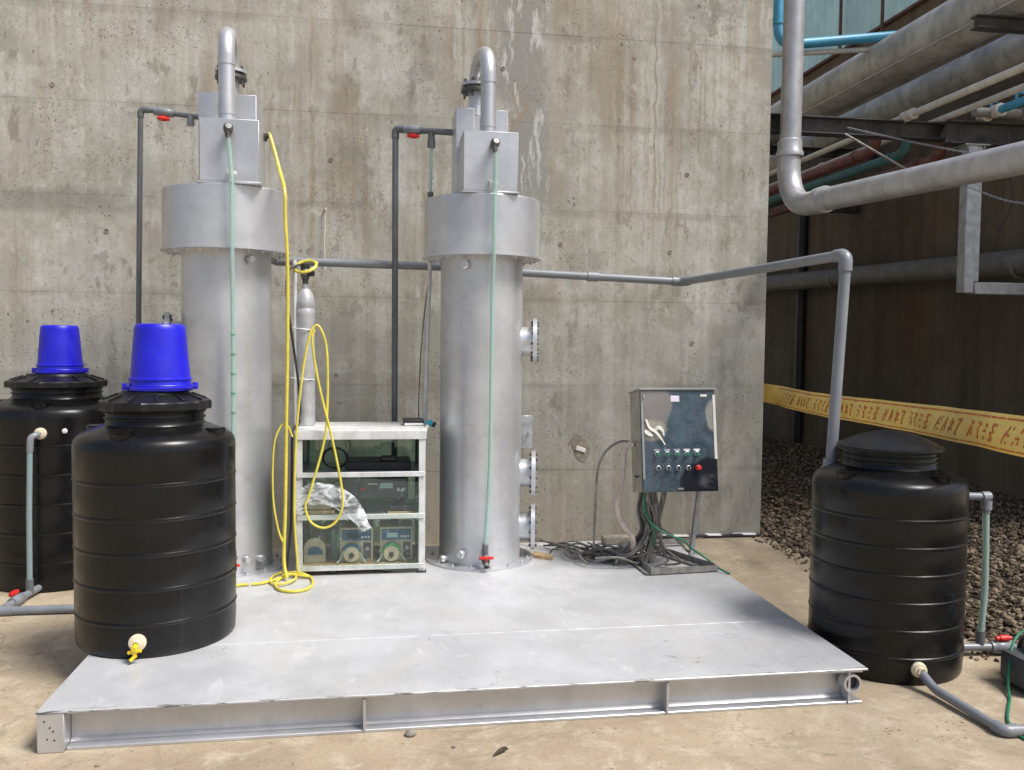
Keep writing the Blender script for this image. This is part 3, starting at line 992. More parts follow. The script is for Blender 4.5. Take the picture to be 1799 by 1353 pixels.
# thick silver pipe with elbow
t = thing("elbow_pipe", "thick silver pipe coming down and bending toward the right over the tape", "pipe", (3.4, 6, 2.7))
bm = B(); tube(bm, [(3.415, 6.86, 3.19), (3.43, 6.87, 7.5)], .086, 24)
obj("riser", bm, 'silver_pipe', t)
bm = B(); tube(bm, bend([(3.405, 6.855, 3.19), (3.40, 6.85, 2.725), (3.40, 6.2, 2.715)], .42, 14), .094, 24)
obj("elbow", bm, 'silver_pipe', t)
bm = B(); tube(bm, [(3.40, 6.30, 2.718), (3.40, 2.2, 2.50)], .088, 24)
obj("run", bm, 'silver_pipe', t)
bm = B(); lathe(bm, [(.085, .14), (.098, .13), (.100, .05), (.112, .03), (.112, 0), (.099, -.01), (.094, -.01)], (3.41, 6.855, 3.17), 24)
obj("coupling", bm, 'silver_pipe', t)
bm = B(); lathe(bm, [(.09, .05), (.103, .05), (.103, -.05), (.09, -.05)], (3.40, 6.27, 2.717), 24, axis=(0, 1, 0.02))
obj("coupling", bm, 'silver_pipe', t)
# light blue pipe and the cream pipe below it, across the mint siding
run("blue_pipe", "light blue pipe dropping and bending right in front of the mint siding", "pipe", 'blue_pipe',
    [(3.79, 8.0, 7.4), (3.83, 8.0, 4.49), (5.2, 8.0, 4.68)], .048, [((3.825, 8.0, 4.72), (0, 0, 1))], 16, rad=.18, bandr=1.2, bname="coupling")
run("cream_pipe", "slim cream pipe running level just below the light blue pipe", "pipe", 'cream_pipe',
    [(3.5, 8.05, 4.385), (5.2, 8.05, 4.57)], .026, n=12)
# blue pipe, valves and fittings resting on the right-hand beam
t = run("blue_pipe", "short blue pipe ending in white and blue valves on the right-hand beam", "pipe", 'blue_pipe',
        [(5.18, 3.2, 3.61), (5.18, 6.70, 3.59)], .036, ybands(5.18, 3.60, [5.2, 6.2]), bandr=1.3, bname="coupling")
bm = B(); lathe(bm, [(.03, 0), (.055, 0), (.055, .08), (.045, .09), (.045, .16), (.06, .17), (.06, .24), (.03, .24)], (5.18, 6.62, 3.59), 14, axis=(0, 1, 0))
obj("valve_body", bm, 'cream_pipe', t)
for yy, zz in ((6.75, 3.69), (6.45, 3.68)):
    bm = B(); cyl(bm, (5.18, yy, 3.62), (5.18, yy, zz), .012, n=8); box(bm, 5.12, 5.24, yy - .015, yy + .015, zz - .01, zz + .012, .005)
    obj("valve_handle", bm, 'blue_pipe', t)
run("grey_pipe", "grey fitting pipe lying level along the right-hand beam below the blue pipe", "pipe", 'low_pipe',
    [(5.0, 6.72, 3.585), (5.45, 6.70, 3.585), (6.5, 6.70, 3.585)], .04, [((5.45, 6.70, 3.585), (1, 0, 0))], n=14, bandr=1.35)
# chain, brace rod and loose wires
def cable(name, label, pts, r, mat, cat="cable", group=None, k=7, n=8):
    bm = B(); tube(bm, catmull(pts, k), r, n)
    return solo(name, bm, mat, label, cat, group)
def chain(label, pts, r=.016):
    P = catmull(pts, 24)
    # resample
    D = [0]
    for a, b_ in zip(P, P[1:]): D.append(D[-1] + (b_ - a).length)
    bm = B()
    step = r * 2.3
    k = 0; i = 0
    while k * step < D[-1] - step:
        sN = k * step
        while D[i + 1] < sN: i += 1
        f = (sN - D[i]) / max(1e-6, D[i + 1] - D[i])
        p = P[i].lerp(P[i + 1], f)
        d, u, v = frame(P[i + 1] - P[i])
        if k % 2: u, v = v, u
        ring = [p + d * (math.cos(a) * r * 1.5) + u * (math.sin(a) * r * .8) for a in [2 * PI * q / 8 for q in range(9)]]
        tube(bm, ring, r * .28, 5, caps=False)
        k += 1
    return solo("chain", bm, 'galv', label, "chain")
chain("steel chain hanging under the crossbeam in front of the maroon pipes", [(3.95, 6.88, 3.44), (4.54, 6.84, 3.335), (5.10, 6.76, 3.235)], .010)
chain("steel chain hanging right from the galvanised hanger over the dark wall", [(4.92, 6.7, 2.96), (5.1, 6.3, 2.76), (5.5, 5.9, 2.70)], .010)
cable("brace_rod", "thin grey rod slanting under the crossbeam behind the silver elbow", [(3.9, 6.85, 3.38), (4.43, 6.7, 3.05)], .010, 'angle', "rod")
cable("wire", "thin dark wire drooping below the hanger against the brown wall", [(5.3, 6.7, 3.2), (5.38, 6.7, 2.85), (5.27, 6.7, 2.6), (5.25, 6.7, 2.5)], .005, 'cable_black', "wire")

# barrier tape
def tape():
    pts = [Vector(p) for p in ((3.16, 7.62, 1.24), (3.33, 7.5, 1.24), (3.478, 7.30, 1.238), (3.30, 6.15, 1.232), (3.108, 4.865, 1.258), (2.89, 4.0, 1.285), (2.675, 3.21, 1.306), (2.45, 2.35, 1.32))]
    P = catmull(pts, 10)
    t = thing("barrier_tape", "yellow barrier tape with orange red print stretched across the alley behind the right tank", "tape", (3.1, 4.9, 0))
    D = [0]
    for a, b_ in zip(P, P[1:]): D.append(D[-1] + (b_ - a).length)
    def at(s):
        for i in range(len(D) - 1):
            if D[i + 1] >= s: break
        f = (s - D[i]) / (D[i + 1] - D[i])
        d = (P[i + 1] - P[i]).normalized()
        return P[i].lerp(P[i + 1], f), d
    def surf(s, v, off=0.0):
        """v from 0 (bottom) to 1 (top); slight belly and twist along the tape"""
        p, d = at(min(max(s, 0), D[-1] - 1e-4))
        n = Vector((d.y, -d.x, 0)).normalized()
        if n.x > 0: n = -n
        tilt = .25 + .16 * math.sin(s * 1.7)
        belly = .012 * math.sin(PI * v) + .006 * math.sin(s * 7 + v * 4) + .004 * math.sin(s * 13)
        return p + Vector((0, 0, -.166 * (1 - v))) + n * (belly + (v - .5) * .166 * -tilt * .5 + off)
    bm = B()
    N, K = 150, 8
    grid = [[bm.verts.new(surf(D[-1] * i / N, k / K)) for k in range(K + 1)] for i in range(N + 1)]
    for i in range(N):
        for k in range(K):
            bm.faces.new((grid[i][k], grid[i + 1][k], grid[i + 1][k + 1], grid[i][k + 1]))
    bmesh.ops.solidify(bm, geom=bm.faces[:], thickness=.0006)
    obj("tape_strip", bm, 'tape', t, 60)
    # printed border lines and hand-brushed characters, laid flat on the tape
    bm = B()
    def ribbon(s0, v0, s1, v1, w):
        q = [(s0, v0), (s1, v1)]
        ds, dv = (s1 - s0), (v1 - v0) * .166
        L = math.hypot(ds, dv) or 1e-6
        ns, nv = -dv / L * w, ds / L * w / .166
        steps = max(1, int(L / .05))
        prev = None
        for i in range(steps + 1):
            f = i / steps
            a = (s0 + ds * f + ns, v0 + (v1 - v0) * f + nv); b_ = (s0 + ds * f - ns, v0 + (v1 - v0) * f - nv)
            cur = (bm.verts.new(surf(*a, .0022)), bm.verts.new(surf(*b_, .0022)))
            if prev: bm.faces.new((prev[0], cur[0], cur[1], prev[1]))
            prev = cur
    s = .75
    while s < D[-1] - .15:
        ribbon(s, .885, s + .14, .885, .0042)
        ribbon(s, .085, s + .14, .085, .0030)
        s += .15
    # strokes per character in a unit cell (x, y), read off the photograph
    G = [
        [(.0, .0, .45, 1), (.2, 1, .8, .9), (.15, .6, .6, .55), (.6, .55, .5, .1)],
        [(.1, 1, .9, .85), (.55, .9, .35, .45), (.35, .45, .6, .1), (.6, .1, .3, 0)],
        [(.2, .95, .8, .8), (.5, .9, .3, .0), (.15, .5, .65, .55), (.3, 0, .55, .15)],
        [(.15, 1, .85, .95), (.2, .9, .75, .5), (.75, .5, .15, .45), (.15, .4, .8, .1), (.3, .95, .05, .0), (.05, 0, .7, .05)],
        [(.25, 1, .1, .5), (.1, .5, .0, 0), (.75, 1, .55, 0), (.1, .55, .7, .5)],
        [(.5, 1, .1, .0), (.5, 1, .75, .05), (.2, .4, .7, .4)],
        [(.35, 1, .3, .0), (.1, .7, .8, .75), (.8, .75, .4, .4), (.0, .3, .9, .25)],
        [(.1, .95, .9, 1), (.9, 1, .4, .5), (.4, .5, .2, .0), (.2, .0, .5, .05)],
    ]
    s = .9
    cellw = .075
    i = 0
    while s < D[-1] - .2:
        for (x0, y0, x1, y1) in G[i % 8]:
            # the tape runs toward the viewer, so reading left to right follows s
            sk = .03
            ribbon(s + x0 * cellw * .8 + y0 * sk, .24 + y0 * .46, s + x1 * cellw * .8 + y1 * sk, .24 + y1 * .46, .0058)
        s += cellw * (1.12 if i % 4 != 3 else 2.0)
        i += 1
    obj("lettering", bm, 'print_red', t, 60)
    bm = B(); cyl(bm, (2.45, 2.33, 0), (2.45, 2.33, 1.4), .02, n=12)
    lathe(bm, [(.16, 0), (.16, .03), (.03, .05), (.02, .05)], (2.45, 2.33, 0), 20)
    obj("stake", bm, 'galv', t)
tape()

# ================================================================== STEEL SKID PLATFORM
x0, x1, ya, yb, zt = -1.291, 2.144, 3.459, 5.98, .165
sk = thing("steel_platform", "silver painted steel skid platform that carries the two columns", "platform", ((x0 + x1) / 2, (ya + yb) / 2, 0))
bm = B(); box(bm, x0, x1 + .012, ya, 4.131, zt - .009, zt, .002)
obj("deck_plate", bm, 'deck', sk, 0)
bm = B(); box(bm, x0, x1 + .012, 4.134, yb, zt - .009, zt, .002)
obj("deck_plate", bm, 'deck', sk, 0)
bm = B()
tube(bm, [(x0 + .02 + (x1 - x0 - .04) * k / 90, 4.1325 + .0012 * math.sin(k * 2.3), zt - .001 + .0012 * math.sin(k * 1.7)) for k in range(91)], .0034, 6)
obj("weld_seam", bm, 'deck', sk, 0)
zb = zt - .0095
def chan(bm, a, b_, yf, dirn):
    # H section along x: web set back, flanges to the front edge
    w = .14
    yw = yf + dirn * .068
    box(bm, a, b_, min(yf, yf + dirn * w), max(yf, yf + dirn * w), 0.0, .013, .002)
    box(bm, a, b_, min(yf, yf + dirn * w), max(yf, yf + dirn * w), zb - .012, zb, .002)
    box(bm, a, b_, yw - .005, yw + .005, .0135, zb - .0125)
    for zq, sg in ((.0135, 1), (zb - .0125, -1)):   # root fillets
        for side in (-1, 1):
            pr = [(yw + side * .005, zq), (yw + side * .019, zq), (yw + side * .005, zq + sg * .014)]
            prism(bm, pr, a, b_, 'x')
bm = B(); chan(bm, x0 + .102, x1 - .075, ya + .018, 1)
obj("front_beam", bm, 'silver', sk, 0)
bm = B(); chan(bm, x0 + .102, x1 - .075, yb - .004, -1)
obj("rear_beam", bm, 'silver', sk, 0)
bm = B(); box(bm, x0 + .004, x0 + .1, ya + .014, yb - .004, 0, zb, .004)
obj("side_beam", bm, 'silver', sk)
bm = B()
box(bm, x1 - .073, x1 - .004, ya + .014, yb - .004, 0, .013, .002)
box(bm, x1 - .073, x1 - .004, ya + .014, yb - .004, zb - .012, zb, .002)
box(bm, x1 - .073, x1 - .063, ya + .014, yb - .004, .0135, zb - .0125)
obj("side_beam", bm, 'silver', sk, 0)
bm = B(); box(bm, x0 + .002, x0 + .101, ya + .003, ya + .013, 0.0, zb, .003)
e = obj("end_plate", bm, 'silver', sk)
for hx, hz in ((.05, .10), (.062, .085), (.04, .055), (.066, .05), (.03, .125)):
    bm = B(); cyl(bm, (x0 + hx, ya + .004, hz), (x0 + hx, ya + .0015, hz), .0035, n=8)
    obj("hole", bm, 'dark', e)
bm = B(); lathe(bm, [(.032, 0), (.042, 0), (.042, .05), (.032, .05), (.032, 0)], (x1 - .055, ya + .008, .095), 20, axis=(0, 1, 0))
ring = obj("lifting_eye", bm, 'silver', sk)
bm = B(); cyl(bm, (x1 - .055, ya + .03, .095), (x1 - .055, ya + .034, .095), .0325, n=20)
obj("hole", bm, 'dark', ring)
for xs_ in (-.0505, 1.2345, .3, -.7):
    bm = B()
    front = xs_ in (-.0505, 1.2345)
    if front:
        box(bm, xs_ - .0055, xs_ + .0055, ya + .012, ya + .082, .0135, zb - .0125, .001)
    else:
        box(bm, xs_ - .0055, xs_ + .0055, yb - .068, yb - .006, .0135, zb - .0125, .001)
    obj("stiffener", bm, 'silver', sk, 0)

# ================================================================== COLUMNS
def flange_bolts(parent, c, rad, n, axis, r=.011, h=.012, name="bolt", start=0.0):
    c = Vector(c)
    d, u, v = frame(axis)
    b = B(); hexbolt(b, (0, 0, 0), axis, r, h)
    me = finish(b, name, 0); me.materials.append(M['silver'])
    off = root_loc(parent)
    for k in range(n):
        a = start + 2 * PI * k / n
        o = bpy.data.objects.new(name, me)
        C.objects.link(o); o.parent = parent
        o.location = c + (u * math.cos(a) + v * math.sin(a)) * rad - off

def reactor(cx, bx, gx, label, right):
    cy = 5.60
    t = thing("reactor_column", label, "column", (cx, cy, .165), "silver reactor columns")
    bm = B(); lathe(bm, [(.25, .165), (.355, .165), (.355, .177), (.27, .177)], (cx, cy, 0), 64)
    bf = obj("base_flange", bm, 'silver', t)
    flange_bolts(bf, (cx, cy, .177), .318, 16, (0, 0, 1), .011, .010, start=.1)
    bm = B()
    prof = [(.268, .176), (.267, .30), (.267, .70)]
    prof += [(.267, 1.2), (.267, 1.7)]
    prof += [(.267, 2.135)]
    lathe(bm, prof, (cx, cy, 0), 72)
    obj("shell", bm, 'silver', t, 30)
    # collar drum with bolted flange under it
    bm = B(); lathe(bm, [(.267, 2.128), (.385, 2.128), (.385, 2.142), (.267, 2.142)], (cx, cy, 0), 72)
    cf = obj("collar_flange", bm, 'silver', t, 30)
    flange_bolts(cf, (cx, cy, 2.127), .35, 24, (0, 0, -1), .010, .010)
    bm = B(); lathe(bm, [(.267, 2.143), (.374, 2.143), (.374, 2.494), (.371, 2.499), (0, 2.499)], (cx, cy, 0), 72)
    obj("collar", bm, 'silver', t, 30)
    # overflow box in front, taller box behind
    yf = 5.24
    w = .335
    bm = B(); box(bm, bx - w / 2, bx + w / 2, yf, yf + .30, 2.512, 2.872, .004)
    fbx = obj("front_box", bm, 'silver', t)
    bm = B(); box(bm, bx - w / 2 - .008, bx + w / 2 + .008, yf - .006, yf + .306, 2.5, 2.5115, .002)
    obj("base_plate", bm, 'silver', t)
    rb = bx - (.015 if right else .062)
    rw = .345
    bm = B()
    if right:
        box(bm, rb - rw / 2, rb - .055, 5.56, 5.86, 2.512, 3.09, .004)
        box(bm, rb + .05, rb + rw / 2 - .01, 5.56, 5.86, 2.512, 3.085, .004)
        box(bm, rb - .054, rb + .049, 5.60, 5.85, 2.512, 3.05, .003)
        box(bm, rb - rw / 2 + .012, rb + rw / 2 - .02, yf + .301, 5.559, 2.512, 2.84, .003)
    else:
        box(bm, rb - rw / 2, rb + .01, 5.56, 5.86, 2.512, 3.105, .004)
        box(bm, rb + .012, rb + rw / 2, 5.563, 5.863, 2.512, 3.10, .004)
        box(bm, bx - w / 2 + .012, bx + w / 2 - .012, yf + .301, 5.559, 2.512, 2.85, .003)
    obj("rear_box", bm, 'silver', t)
    # gooseneck pipe: out of the front box, over the top and down behind
    gf, gb = gx, gx - (.035 if right else .036)
    pts = [(gf, 5.36, 2.86), (gf, 5.36, 3.3)]
    top = 3.43 if not right else 3.41
    P = bend([(gf, 5.36, 2.85), (gf, 5.36, top), (gb, 5.74, top), (gb, 5.74, 3.08)], .19, 12)
    bm = B(); tube(bm, P, .047, 24)
    g = obj("gooseneck_pipe", bm, 'silver', t)
    for z in (2.95, top - .19):
        bm = B(); lathe(bm, [(.046, -.03), (.0505, -.03), (.0505, .03), (.046, .03)], (gf, 5.36, z), 24)
        obj("coupling", bm, 'silver', g)
    for z in (3.235, 3.272):
        bm = B(); lathe(bm, [(.04, 0), (.098, 0), (.098, .018), (.04, .018)], (gb, 5.74, z), 28)
        obj("pipe_flange", bm, 'silver' if z > 3.25 else 'dark_metal', g)
    b = B()
    for k in range(8):
        a = PI / 8 + PI / 4 * k
        cyl(b, (gb + .078 * math.cos(a), 5.74 + .078 * math.sin(a), 3.20), (gb + .078 * math.cos(a), 5.74 + .078 * math.sin(a), 3.315), .0085, n=6)
    obj("flange_bolts", b, 'dark_metal', g)
    # front nozzle tap and clear level tube down the column
    nx = .69 if right else -.854
    nz = 2.775 if right else 2.79
    bm = B()
    cyl(bm, (nx, yf + .002, nz + .01), (nx, yf - .05, nz + .005), .020, n=14)
    lathe(bm, [(.024, 0), (.028, .01), (.028, .035), (.018, .045), (0, .045)], (nx, yf - .03, nz + .005), 12, axis=(.25, -1, .5))
    cyl(bm, (nx, yf - .055, nz + .012), (nx + .006, yf - .062, nz - .045), .017, .014, n=12)
    nt = obj("nozzle", bm, 'dark_metal', t)
    if right:
        tp = [(.697, 5.178, 2.735), (.699, 5.185, 2.60), (.697, 5.19, 2.488), (.694, 5.19, 2.20), (.692, 5.23, 1.9), (.692, 5.235, 1.6), (.690, 5.25, .9), (.680, 5.275, .55), (.668, 5.285, .30)]
    else:
        tp = [(-.848, 5.178, 2.75), (-.838, 5.185, 2.6), (-.831, 5.19, 2.465), (-.835, 5.20, 2.1), (-.837, 5.24, 1.7), (-.842, 5.26, 1.08), (-.846, 5.27, .7), (-.852, 5.28, .3)]
    bm = B(); tube(bm, catmull(tp, 6), .0135, 12)
    obj("level_tube", bm, 'tube', t)
    bm = B()
    cxp = tp[2][0] - .028
    box(bm, cxp - .006, cxp + .006, yf - .018, yf - .001, 2.53, 2.575, .002)
    box(bm, cxp - .006, cxp + .05, yf - .03, yf - .018, 2.545, 2.565, .002)
    obj("tube_clip", bm, 'white_plastic', t)
    # graduation marks are tiny rings on the left tube
    if not right:
        bm = B()
        for k in range(5):
            z = 1.62 - k * .115
            lathe(bm, [(.0132, 0), (.0150, 0), (.0150, .006), (.0132, .006)], (-.838 - k * .001, 5.243 + k * .003, z), 10)
        obj("tube_mark", bm, 'green_part', t)
    # bottom tap with red handle
    bmx = .668 if right else -.852
    bm = B()
    cyl(bm, (bmx, 5.345, .275), (bmx, 5.275, .275), .017, n=12)
    cyl(bm, (bmx, 5.285, .33), (bmx, 5.285, .245), .019, n=12)
    lathe(bm, [(.016, 0), (.026, .01), (.026, .05), (.019, .06), (.019, .085), (.013, .085), (.013, .07), (0, .07)], (bmx, 5.285, .255), 14, axis=(0, -.75, -.62))
    tap = obj("drain_tap", bm, 'pvc_dark', t)
    bm = B(); box(bm, bmx - .046, bmx + .046, 5.215, 5.236, .248, .266, .006, seg=2); cyl(bm, (bmx, 5.245, .22), (bmx, 5.226, .257), .011, n=10)
    obj("tap_handle", bm, 'red', tap)
    # capped stubs
    stubs = [(.544, 2.075, .03), (.44, .205, .022), (.535, .255, .026)] if right else [(-.768, 2.078, .024), (-.795, .258, .022), (-.728, .25, .022)]
    for sx, sz, sr in stubs:
        dy = math.sqrt(max(.0, .267 ** 2 - (sx - cx) ** 2))
        nrm = Vector((sx - cx, -dy, 0)).normalized()
        p = Vector((sx, cy - dy, sz))
        bm = B(); lathe(bm, [(sr * .7, -.01), (sr * .7, .018), (sr, .018), (sr, .042), (sr * .8, .048), (0, .048)], p, 16, axis=nrm)
        obj("stub_cap", bm, 'silver', t)
    # flanged side ports
    if right:
        ports = [(1.60, 5.66), (.722, 5.66), (.362, 5.66)]; sgn = 1
    else:
        ports = [(1.61, 5.66), (.722, 5.66), (.362, 5.66)]; sgn = -1
    for z, yy in ports:
        ax = Vector((sgn * math.cos(R(10)), -math.sin(R(10)), 0))
        o0 = Vector((cx, yy + .02, z))
        nv = Vector((-ax.y, ax.x, 0))
        bm = B(); cyl(bm, o0 + ax * .235, o0 + ax * .352, .095, n=32)
        p = obj("side_port", bm, 'silver', t)
        bm = B(); cyl(bm, o0 + ax * .352, o0 + ax * .364, .152, n=36); cyl(bm, o0 + ax * .3645, o0 + ax * .378, .152, n=36)
        obj("blind_flange", bm, 'silver', p)
        b = B()
        for k in range(12):
            a = 2 * PI * k / 12 + .1
            q = o0 + nv * (.128 * math.cos(a)) + Vector((0, 0, .128 * math.sin(a)))
            cyl(b, q + ax * .338, q + ax * .392, .009, n=6)
        obj("flange_bolts", b, 'dark_metal', p)
    if right:
        bm = B(); box(bm, cx + .25, cx + .365, 5.70, 5.712, .88, 1.10, .002); hexbolt(bm, (cx + .34, 5.70, .985), (0, -1, 0), .012)
        obj("name_bracket", bm, 'galv', t)
    else:
        bm = B(); box(bm, cx + .2, cx + .34, 5.70, 5.75, 2.16, 2.26, .003)
        obj("outlet_stub", bm, 'silver', t)
    return t
reactor(-.93, -.852, -.884, "taller-looking left silver column with the yellow hose hanging from its top box", False)
reactor(.67, .678, .672, "right silver column with flanged side ports and a red-handled drain tap", True)

# ================================================================== GREY PVC PIPES
def pvc(name, label, pts, r, elbows=(), rad=.05, mat='pvc', n=16, group=None):
    P = bend(pts, rad)
    lo = Vector(pts[0])
    t = thing(name, label, "pipe", (lo.x, lo.y, min(p[2] for p in pts)), group)
    bm = B(); tube(bm, P, r, n)
    obj("pipe", bm, mat, t)
    for i in elbows:
        a, b_, c = Vector(pts[i - 1]), Vector(pts[i]), Vector(pts[i + 1])
        q = bend([b_ + (a - b_).normalized() * r * 3, b_, b_ + (c - b_).normalized() * r * 3], rad)
        bm = B(); tube(bm, q, r * 1.22, n)
        obj("elbow", bm, mat, t)
    return t

# long pipe along the wall, then over to the right tank
pvc("outflow_pipe", "long grey pipe running level along the wall and down into the right tank",
    [(-.70, 6.12, 2.138), (.4, 6.15, 2.125), (1.05, 6.15, 2.095), (2.242, 6.15, 2.055), (2.425, 4.21, 2.072), (2.36, 4.19, .955)], .029, (3, 4), rad=.05)
t = bpy.data.objects["outflow_pipe"]
for p, d in (((-.66, 6.12, 2.138), (1, .03, 0)), ((1.55, 6.15, 2.078), (1, 0, -.03))):
    bm = B(); lathe(bm, [(.028, -.04), (.036, -.04), (.036, .04), (.028, .04)], p, 16, axis=d)
    obj("coupling", bm, 'pvc', t)
bm = B(); lathe(bm, [(.029, 0), (.052, 0), (.052, .018), (.040, .03), (.036, .07), (.029, .07)], (2.358, 4.19, .93), 18)
obj("tank_fitting", bm, 'pvc', t)
bm = B(); tube(bm, [(-.72, 5.82, 2.20), (-.72, 6.05, 2.17), (-.70, 6.12, 2.14)], .034, 14)
obj("elbow", bm, 'pvc', t)

def ball_valve(parent, p, axis, handle, r=.028, hl=.045):
    p = Vector(p); d = Vector(axis).normalized(); h = Vector(handle).normalized()
    bm = B(); lathe(bm, [(r * .8, -.06), (r * 1.15, -.06), (r * 1.15, -.035), (r * 1.3, -.03), (r * 1.3, .03), (r * 1.15, .035), (r * 1.15, .06), (r * .8, .06)], p, 16, axis=d)
    v = obj("valve", bm, 'pvc', parent)
    bm = B()
    cyl(bm, p + h * r, p + h * (r + .022), .010, n=10)
    q = p + h * (r + .022)
    cyl(bm, q - d * hl, q + d * hl, .012, n=10)
    cyl(bm, q - d * hl * .5, q + d * hl * .5, .017, n=10)
    obj("valve_handle", bm, 'red', v)
    return v

g = "grey feed pipes rising to the column tops"
tl = pvc("feed_pipe", "left grey feed pipe rising behind the front tank to the left column", [(-1.60, 6.2, .01), (-1.52, 5.85, 1.75), (-1.47, 5.76, 3.03), (-1.03, 5.75, 2.985)], .0165, (2,), rad=.03, group=g, mat='pvc_dark')
ball_valve(tl, (-1.33, 5.757, 3.016), (1, 0, -.1), (0, -.3, -1), .022, .035)
bm = B(); cyl(bm, (-1.17, 5.755, 3.0), (-1.17, 5.755, 2.94), .022, n=12)
obj("tee", bm, 'pvc', tl)
tr = pvc("feed_pipe", "right grey feed pipe rising between the columns with a red valve at its top", [(.117, 6.02, .0), (.117, 6.02, 3.045), (.52, 5.80, 2.985)], .0215, (1,), rad=.03, group=g, mat='pvc_dark')
ball_valve(tr, (.235, 5.956, 3.027), (.88, -.48, -.13), (0, -.35, -1), .024, .042)
bm = B()
cyl(bm, (.355, 5.89, 3.01), (.355, 5.89, 2.925), .022, n=12); cyl(bm, (.355, 5.89, 2.95), (.355, 5.89, 2.90), .027, n=12)
obj("tee", bm, 'pvc_dark', tr)
bm = B(); tube(bm, [(.355, 5.89, 2.91), (.353, 5.885, 2.70), (.350, 5.88, 2.58)], .010, 10)
obj("sample_tube", bm, 'tube', tr)
bm = B(); cyl(bm, (.350, 5.88, 2.60), (.350, 5.88, 2.54), .02, n=12); cyl(bm, (.350, 5.88, 2.55), (.41, 5.80, 2.535), .016, n=10)
obj("tube_end", bm, 'pvc_dark', tr)

# ================================================================== BLACK TANKS
def tank(cx, cy, z0, r, H, label, lid, turn, scale_lid=1.0, bands=5):
    t = thing("water_tank", label, "tank", (cx, cy, z0), "black round water tanks")
    hs = H            # height of shoulder
    prof = [(0, 0), (r * .965, 0), (r * .985, .012), (r * .99, .04)]
    zs_ = [hs * (k + 1) / (bands + 1.15) for k in range(bands)]
    last = .04
    for z in zs_:
        rr = r * (1.0 if True else 1)
        prof += [(rr * .997, (last + z) / 2), (rr * .993, z - .016), (rr * 1.004, z - .010), (rr * 1.006, z - .006), (rr * 1.003, z - .002), (rr * .990, z + .002), (rr * .996, z + .008)]
        last = z + .008
    nr = .245 * scale_lid * .90
    prof += [(r * .997, (last + hs) / 2), (r * 1.0, hs - .050), (r * .996, hs - .028), (r * .980, hs - .008), (r * .950, hs + .008), (r * .90, hs + .020), (r * .80, hs + .036), (nr + .03, hs + .054), (nr + .008, hs + .062), (nr, hs + .075), (nr, hs + .16)]
    bm = B(); lathe(bm, prof, (cx, cy, z0), 72)
    body = obj("body", bm, 'black', t, 32)
    # thread ridges on the neck
    for k in range(3):
        bm = B(); z = hs + .092 + k * .026
        lathe(bm, [(nr - .001, z - .006), (nr + .008, z - .003), (nr + .008, z + .003), (nr - .001, z + .006)], (cx, cy, z0), 60)
        obj("neck_ridge", bm, 'black', t)
    zl = z0 + hs + .155
    L = .25 * scale_lid
    if lid == 'knob':
        def rm(k, a):
            if 1 <= k <= 4:
                return 1 + .035 * max(0, math.cos(12 * a)) ** 4
            return 1
        bm = B(); lathe(bm, [(nr - .005, zl - .022), (L * .985, zl - .024), (L, zl - .018), (L, zl + .012), (L * .985, zl + .018), (L * .93, zl + .020), (L * .62, zl + .050), (L * .60, zl + .062), (0, zl + .064)], (cx, cy, 0), 96, rmod=rm)
        ld = obj("lid", bm, 'black_lid', t, 30)
        for k in range(12):
            a = 2 * PI * (k + .5) / 12
            bm = B()
            d = Vector((math.cos(a), math.sin(a), 0)); n = Vector((-d.y, d.x, 0))
            c = Vector((cx, cy, 0))
            A = [c + d * L * .66 + n * .006 + Vector((0, 0, zl + .045)), c + d * L * .66 - n * .006 + Vector((0, 0, zl + .045)), c + d * L * .93 - n * .006 + Vector((0, 0, zl + .018)), c + d * L * .93 + n * .006 + Vector((0, 0, zl + .018))]
            vb = [bm.verts.new(p) for p in A]; vt = [bm.verts.new(p + Vector((0, 0, .010))) for p in A]
            bm.faces.new(vt)
            for i in range(4):
                bm.faces.new((vb[i], vb[(i + 1) % 4], vt[(i + 1) % 4], vt[i]))
            obj("lid_rib", bm, 'black_lid', ld)
    else:
        prof = [(nr - .005, zl - .012), (L * .99, zl - .014), (L * 1.005, zl - .006), (L * 1.0, zl + .006), (L * .97, zl + .010)]
        for k in range(1, 10):
            rr = .97 * (1 - k / 9)
            prof.append((L * rr, zl + .010 + .072 * (1 - (rr / .97) ** 1.8)))
        bm = B(); lathe(bm, prof, (cx, cy, 0), 72)
        obj("lid", bm, 'black_lid', t, 30)
    # lifting lugs on the shoulder
    for k in range(4):
        a = turn + PI / 2 * k
        d = Vector((math.cos(a), math.sin(a), 0)); n = Vector((-d.y, d.x, 0)); u = Vector((0, 0, 1))
        c = Vector((cx, cy, z0 + hs))
        q = []
        for ang in [PI * i / 8 for i in range(9)]:
            q.append((math.cos(ang) * .062, math.sin(ang)))
        bm = B()
        top, bot = [], []
        ri, ro = nr + .045, r * .955
        for xx_, yy_ in q:
            top.append(bm.verts.new(c + n * xx_ + d * (ri + (ro - ri) * yy_) + u * .046))
            bot.append(bm.verts.new(c + n * xx_ * .8 + d * (ri + (ro - ri) * yy_ * .8) + u * -.02))
        bm.faces.new(top); bm.faces.new(bot[::-1])
        for i in range(9):
            j = (i + 1) % 9
            bm.faces.new((top[j], top[i], bot[i], bot[j]))
        bmesh.ops.bevel(bm, geom=[e_ for e_ in bm.edges if e_.verts[0] in top and e_.verts[1] in top], offset=.006, segments=2, affect='EDGES')
        obj("lifting_lug", bm, 'black', t)
    return t

